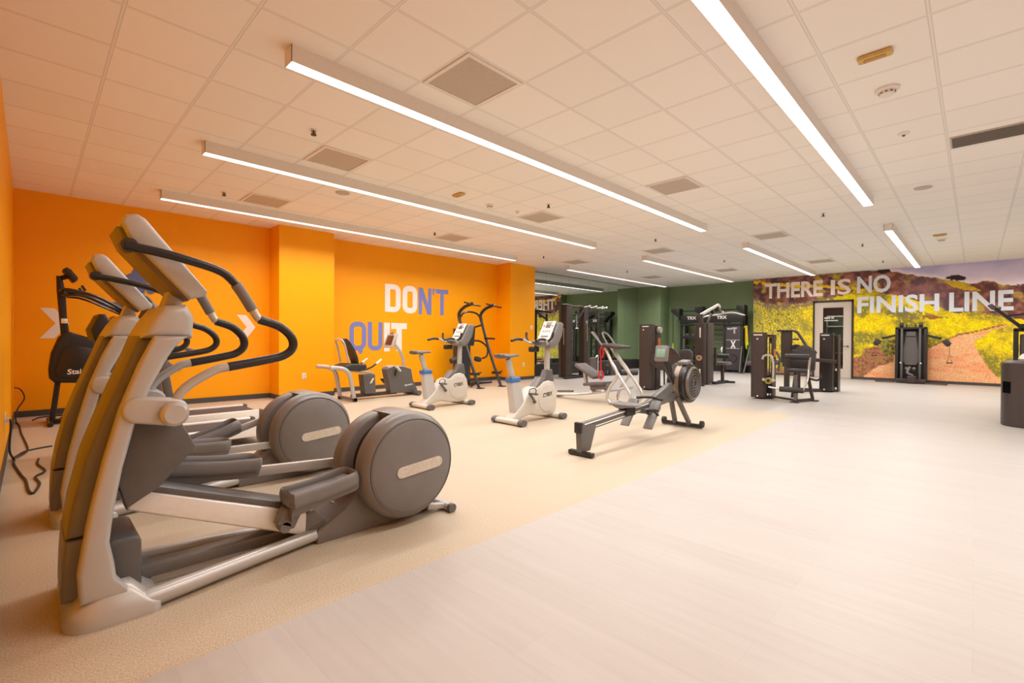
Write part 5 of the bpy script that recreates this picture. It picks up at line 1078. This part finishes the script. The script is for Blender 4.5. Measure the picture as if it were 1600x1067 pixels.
g = G(); g.box(16.98, 17.3, .97, 1.62, .03, .13, .015); g.box(16.90, 17.0, 1.16, 1.36, .02, .22, .02); ob('base', g, brown)
g = G(); g.tube([(17.10, 1.30, .46), (17.06, 1.36, .30), (17.06, 1.24, .22)], .03, 8, 3); g.cyl((17.08, 1.22, .42), (17.12, 1.22, .42), .035, n=14); g.cyl((17.08, 1.38, .42), (17.12, 1.38, .42), .035, n=14); ob('low_pulley', g, greym)
ORG[0] = Vector((0, 0, 0))
# --- R: machine at the right edge
t = thing('assisted_dip_machine', 'dark machine with a raised diagonal arm at the right photo edge behind the round bin', 'strength machine', (11.6, -.75, 0), 'selectorized strength machines')
ob = lambda n, g, m, l=None, par=None: obj(n, g, m, par or t, l)
g = G(); g.box(11.4, 11.5, -.50, -.44, .03, 1.38, .01); g.box(11.4, 11.5, -1.1, -1.04, .03, 1.38, .01); g.box(11.4, 11.5, -1.1, -.44, 1.34, 1.40, .01); ob('stack_frame', g, blk)
g = G(); g.box(11.44, 11.62, -.72, -.52, .06, 1.30, .02); g.box(11.44, 11.62, -1.02, -.76, .06, 1.30, .02); ob('shroud_panel', g, mat('dusk_grey_panel', (.10, .085, .085), .5, noise=.1))
g = G(); g.bar((11.45, -.56, 1.38), (11.40, -.18, 1.78), .06, .05, bev=.01); ob('raised_arm', g, blk)
g = G(); g.tube([(11.40, -.16, 1.80), (11.40, -.20, 1.74), (11.44, -.28, 1.74)], .035, 8, 2); ob('arm_grip', g, greyp); g = G(); g.bar((11.42, -.34, 1.60), (11.42, -.66, 1.64), .03, .03); g.cyl((11.40, -.54, 1.42), (11.48, -.54, 1.42), .05, n=16); ob('arm_link', g, blk)
g = G(); g.box(11.3, 12.3, -.62, -.52, .0, .06, .01); g.box(11.3, 12.3, -1.05, -.95, .0, .06, .01); ob('base_beam', g, blk)
g = G(); g.box(11.66, 12.1, -.98, -.6, .45, .53, .02); g.bar((11.85, -.8, .05), (11.85, -.8, .46), .08, .08, up=(1, 0, 0)); ob('seat_pad', g, pad)
ORG[0] = Vector((0, 0, 0))
# bin with wipes
t = thing('wipe_dispenser_bin', 'round black wipe dispenser bin with a square slot at the right edge of the photo', 'bin', (9.66, -.50, 0)); bx, by, br = 9.68, -.52, .265
g = G(); g.lathe((bx, by, 0), (0, 0, 1), [(0, br-.01), (.015, br), (.87, br), (.885, br-.01), (.885, br-.03)], 56); bn = obj('drum', g, mat('brown_black_drum', (.062, .050, .046), .38, .2, noise=.05), t)
g = G(); g.lathe((bx, by, .88), (0, 0, 1), [(0, br-.03), (.03, br-.06), (.035, .05)], 40); obj('lid', g, greyp, t)
a0 = math.radians(125)
g = G(); g.loft([[(bx+(br+d)*math.cos(a0+e), by+(br+d)*math.sin(a0+e), z) for z, es in ((.46, (-.24, -.12, 0, .12, .24)), (.62, (.24, .12, 0, -.12, -.24))) for e in es] for d in (-.03, .003)]); obj('slot', g, mat('slot_black', (.002, .002, .002), .9, spec=.05), bn)
a1 = math.radians(190)
g = G(); g.cyl((bx+(br-.01)*math.cos(a1), by+(br-.01)*math.sin(a1), .28), (bx+(br+.012)*math.cos(a1), by+(br+.012)*math.sin(a1), .28), .028, n=18); obj('key_lock', g, blk, bn)
g = G(); g.loft([[(bx-.08+.045*math.cos(a)*s_*(1+.3*(a > 2)), by+.05+.045*math.sin(a)*s_, .90+z) for a in [2*PI*k/10 for k in range(10)]] for z, s_ in ((0, .8), (.04, 1.3), (.08, .8), (.11, .2))]); obj('wipe_tissue', g, white, t, 'white wipe sticking out')
ORG[0] = Vector((0, 0, 0))

# ================================================================== MULTI STATION BY THE MIRROR
t = thing('cable_crossover_station', 'tall brown cable crossover station in front of the wall mirror', 'cable machine', (12.2, 8.9, 0)); YF = 8.75
ob = lambda n, g, m, l=None, par=None: obj(n, g, m, par or t, l)
ob('left_tower', tower(G(), 11.08, 11.38, YF-.13, YF+.13, 2.16, .04), brown); ob('mid_tower', tower(G(), 12.02, 12.24, YF-.10, YF+.14, 2.12, .04), brown)
badge(t, 11.078, YF-.02, 1.25, .03, .50, silver2, 'long grey decal'); g = G(); g.prism([(12.08, 1.74), (12.17, 1.74), (12.125, 1.60)], YF-.106, YF-.10, 'Y'); ob('pale_pennant', g, silver2)
g = G(); g.tube([(12.125, YF-.12, 1.58), (12.125, YF-.12, 1.10)], .012, 8, 1); ob('cable_rod', g, chrome)
g = G(); g.bar((12.88, YF, .46), (12.88, YF, 2.08), .06, .06, up=(1, 0, 0), bev=.008); ob('rear_post', g, brown)
g = G(); g.tube([(10.92, YF, .05), (10.92, YF, 2.08), (10.98, YF, 2.18), (11.25, YF, 2.20), (11.6, YF, 2.17), (12.0, YF, 2.19)], .030, 8, 2); ob('left_bow', g, brown)
g = G(); g.bar((11.9, YF, 2.17), (13.1, YF, 2.13), .07, .07, bev=.01); ob('top_beam', g, brown)
g = G(); g.bar((11.38, YF-.05, 1.45), (12.1, YF-.05, 2.12), .05, .07, bev=.008); g.bar((12.3, YF, 2.12), (12.9, YF, 1.85), .05, .05, bev=.008); ob('diagonal_brace', g, blk)
for x in (12.06, 12.40, 12.75, 12.98):
    g = G(); g.tube([(x, YF-.06, 2.16), (x+.02, YF-.24, 2.19)], .022, 8, 1); g.ball((x+.02, YF-.25, 2.19), .032, 8); ob('pull_up_grip', g, chromew, 'pale grip end')
g = G(); g.cyl((12.25, YF-.10, 2.0), (12.25, YF-.04, 2.0), .07, n=18); g.cyl((12.62, YF-.10, 1.98), (12.62, YF-.04, 1.98), .06, n=18); g.cyl((11.62, YF-.12, 1.98), (11.62, YF-.06, 1.98), .05, n=18); ob('pulleys', g, blk)
g = G(); g.tube([(11.62, YF-.09, 1.95), (11.62, YF-.09, 1.50)], .007, 6, 1); g.tube([(11.56, YF-.09, 1.50), (11.68, YF-.09, 1.50)], .018, 8, 1); ob('cable_handle', g, alu)
g = G(); g.bar((10.9, YF-.2, .035), (11.9, YF-.2, .035), .09, .05, bev=.01); g.bar((11.9, YF-.25, .035), (11.9, YF+.5, .035), .09, .05, bev=.01); ob('base_rail', g, blk); g = G(); g.bar((12.9, YF-.25, .035), (13.9, YF-.15, .035), .09, .05, bev=.01); ob('base_rail', g, blk)
g = G(); g.prism(rrect(11.78, 12.10, .10, .62, .04, 4), YF-.50, YF-.40, 'Y', .02); ob('knee_shield', g, padg)
g = G(); g.tube([(12.02, YF-.52, .62), (12.10, YF-.52, .68), (12.13, YF-.52, .60), (12.13, YF-.52, .12)], .015, 8, 3); ob('white_hook', g, chromew)
g = G(); g.box(13.15, 13.75, YF-.35, YF+.05, .0, .47, .02); ob('low_cabinet', g, mat('slate_plum_metal', (.07, .06, .065), .45, noise=.06))
g = G()
for z in (.12, .34): g.cyl((13.12, YF-.2, z), (13.15, YF-.2, z), .05, n=16)
ob('cabinet_rollers', g, chrome)
g = G(); g.tube([(12.95, YF-.3, .02), (12.95, YF-.3, .30), (13.05, YF-.3, .30)], .02, 8, 1); g.tube([(12.3, YF-.2, .44), (12.85, YF-.2, .44)], .025, 8, 1); ob('low_frame', g, blk)
ORG[0] = Vector((0, 0, 0))

# ================================================================== TRAINING RACK ON THE GREEN WALL
t = thing('suspension_training_rack', 'long black suspension training rack with white TRX lettering on the green wall', 'training rack', (17.8, 7.1, 0))
ob = lambda n, g, m, l=None, par=None: obj(n, g, m, par or t, l)
X0, X1 = 17.45, 18.06
for y in (5.90, 6.50, 7.36, 8.12):
    g = G(); g.box(X0+.10, X0+.18, y-.04, y+.04, 0, 1.86, .008); g.box(X1-.08, X1, y-.04, y+.04, 0, 2.05, .008); ob('upright', g, blk)
g = G(); g.box(X0+.06, X0+.12, 5.84, 8.14, 1.80, 2.10, .01); hd = ob('header_panel', g, blk)
for y in (7.86, 6.75): ob('lettering', text_g('TRX', (X0+.056, y, 1.93), (X0+.056, y-.36, 1.93), (X0+.056, y, 2.05), .04), inkw, 'white TRX letters', hd)
g = G(); g.tube([(X0+.30, 5.80, 2.27), (X0+.30, 8.5, 2.27)], .022, 8, 1); g.box(X0+.04, X0+.12, 5.86, 8.12, 1.70, 1.78, .008); ob('long_rail', g, blk)
for y0, y1 in ((8.14, 8.48), (7.25, 7.50), (5.78, 6.00)):
    g = G(); g.prism([(y0, 2.36), (y1, 2.36), (y1, 2.24), (y0+.02, 2.0 if y0 > 8 else 2.1), (y0, 1.9)] if y0 > 8 else [(y0, 2.40), (y1+.05, 2.40), (y1+.05, 2.22), (y0, 2.08)], X0+.0, X0+.34, 'X', .008); ob('top_bracket', g, blk)
for z in (.32, .74, 1.22):
    g = G(); g.box(X0+.14, X1-.02, 7.40, 8.08, z, z+.04, .006); g.box(X0+.12, X0+.15, 7.40, 8.08, z, z+.09, .004); ob('shelf', g, blk)
for z in [.35+.17*k for k in range(8)]:
    g = G(); g.tube([(X1-.06, 6.53, z), (X1-.06, 7.33, z)], .014, 8, 1); ob('ladder_rung', g, mat('dark_green_bar', (.04, .07, .03), .45, noise=.05))
g = G(); g.box(X0+.08, X0+.13, 5.93, 6.44, .10, 1.72, .01); pn = ob('side_panel', g, mat('plum_black_panel', (.055, .045, .05), .5, noise=.06))
ob('lettering', text_g('T', (X0+.076, 6.22, 1.40), (X0+.076, 6.05, 1.40), (X0+.076, 6.22, 1.62), .06), pearl, 'pale grey letter T', pn)
ob('lettering', text_g('X', (X0+.076, 6.27, .87), (X0+.076, 6.08, .87), (X0+.076, 6.27, 1.15), .05), inkw, 'white letter X', pn)
ob('lettering', text_g('PRO', (X0+.076, 6.38, 1.54), (X0+.076, 6.22, 1.54), (X0+.076, 6.38, 1.60), .03), inkw, 'small white letters', pn)
for z in (.86, 1.16):
    g = G(); g.box(X0+.070, X0+.078, 5.95, 6.42, z, z+.022, .002); ob('trim_line', g, silver, 'grey trim line', pn)
g = G(); g.ring((X0+.074, 6.18, .52), (1, 0, 0), .13, .014, 28, 6); ob('round_emblem', g, blk, None, pn)
ORG[0] = Vector((0, 0, 0))
# things stored on the rack
nm = 0
for z, items in ((.36, ('kettlebell', .085)), (.78, ('kettlebell', .07)), (1.26, ('medicine_ball', .085))):
    kind, r = items
    for k in range(3):
        y = 7.96-.23*k; c = (17.78, y, z+r+.001)
        shelf = {.36: 'bottom', .78: 'middle', 1.26: 'top'}[z]; pos = ['far left', 'centre', 'right'][k]
        t2 = thing(kind, f'black {kind.replace("_", " ")} at the {pos} of the {shelf} shelf on the training rack', kind.replace('_', ' '), (17.78, y, z), kind.replace('_', ' ')+'s on the training rack')
        g = G(); g.ball(c, r, 16); obj('ball', g, blk if kind == 'kettlebell' else greyp, t2)
        if kind == 'kettlebell': g = G(); g.tube([(17.78, y-.04, c[2]+r*.7), (17.78, y-.05, c[2]+r*1.4), (17.78, y+.05, c[2]+r*1.4), (17.78, y+.04, c[2]+r*.7)], .012, 8, 3); obj('handle', g, greyp, t2)
        else: g = G(); g.ring(c, (0, 0, 1), r, .004, 24, 5); obj('seam', g, greym, t2)
ORG[0] = Vector((0, 0, 0))
def strap(y, z0, z1, label, zc):
    t = thing('suspension_strap', label, 'strap', (17.6, y, z1), 'suspension straps on the rack')
    g = G(); g.tube([(17.6, y, z1), (17.6, y, z0+.25)], .018, 6, 1, sy=.5); obj('webbing', g, blk, t)
    g = G(); g.tube([(17.6, y, z0+.25), (17.6, y-.02, z0+.02), (17.6, y+.03, z0+.02), (17.6, y, z0+.22)], .016, 6, 2); obj('handle_loop', g, lime, t); ORG[0] = Vector((0, 0, 0))
strap(8.46, .78, 2.22, 'black suspension strap with lime handle hanging at the left end of the rack', .9)
t = thing('resistance_band', 'bundle of bright yellow resistance bands hanging at the right end of the training rack', 'resistance band', (17.6, 5.78, 1.68))
for k in range(3):
    g = G(); g.tube([(17.58+.01*k, 5.83-.035*k, 1.60), (17.57, 5.80-.03*k, 1.66), (17.58, 5.78-.02*k, 1.60), (17.58, 5.78-.035*k, 1.15-.06*k), (17.58, 5.76-.035*k, .92+.08*k)], .024, 8, 3, sy=.5); obj('band', g, yellow, t)
g = G(); g.tube([(17.58, 5.74, 1.14), (17.58, 5.745, .86)], .02, 8, 1); obj('tail', g, lime, t)
g = G(); g.tube([(17.6, 5.78, 1.62), (17.6, 5.84, 1.86)], .01, 6, 1); obj('hook', g, blk, t); ORG[0] = Vector((0, 0, 0))
for y0, y1, l in ((5.66, 5.60, 'slim grey training bar leaning at the right end of the rack, tilted outward'), (5.80, 5.86, 'slim grey training bar leaning close to the rack side panel')):
    t = thing('training_bar', l, 'bar', (17.5, y0, 0), 'bars leaning by the rack')
    g = G(); g.tube([(17.36, y0+.1, .02), (17.46, y1, .95)], .022, 10, 1); obj('shaft', g, greym, t); g = G(); g.tube([(17.358, y0+.101, .0), (17.365, y0+.09, .06)], .028, 10, 1); obj('rubber_tip', g, greyp, t)
ORG[0] = Vector((0, 0, 0))
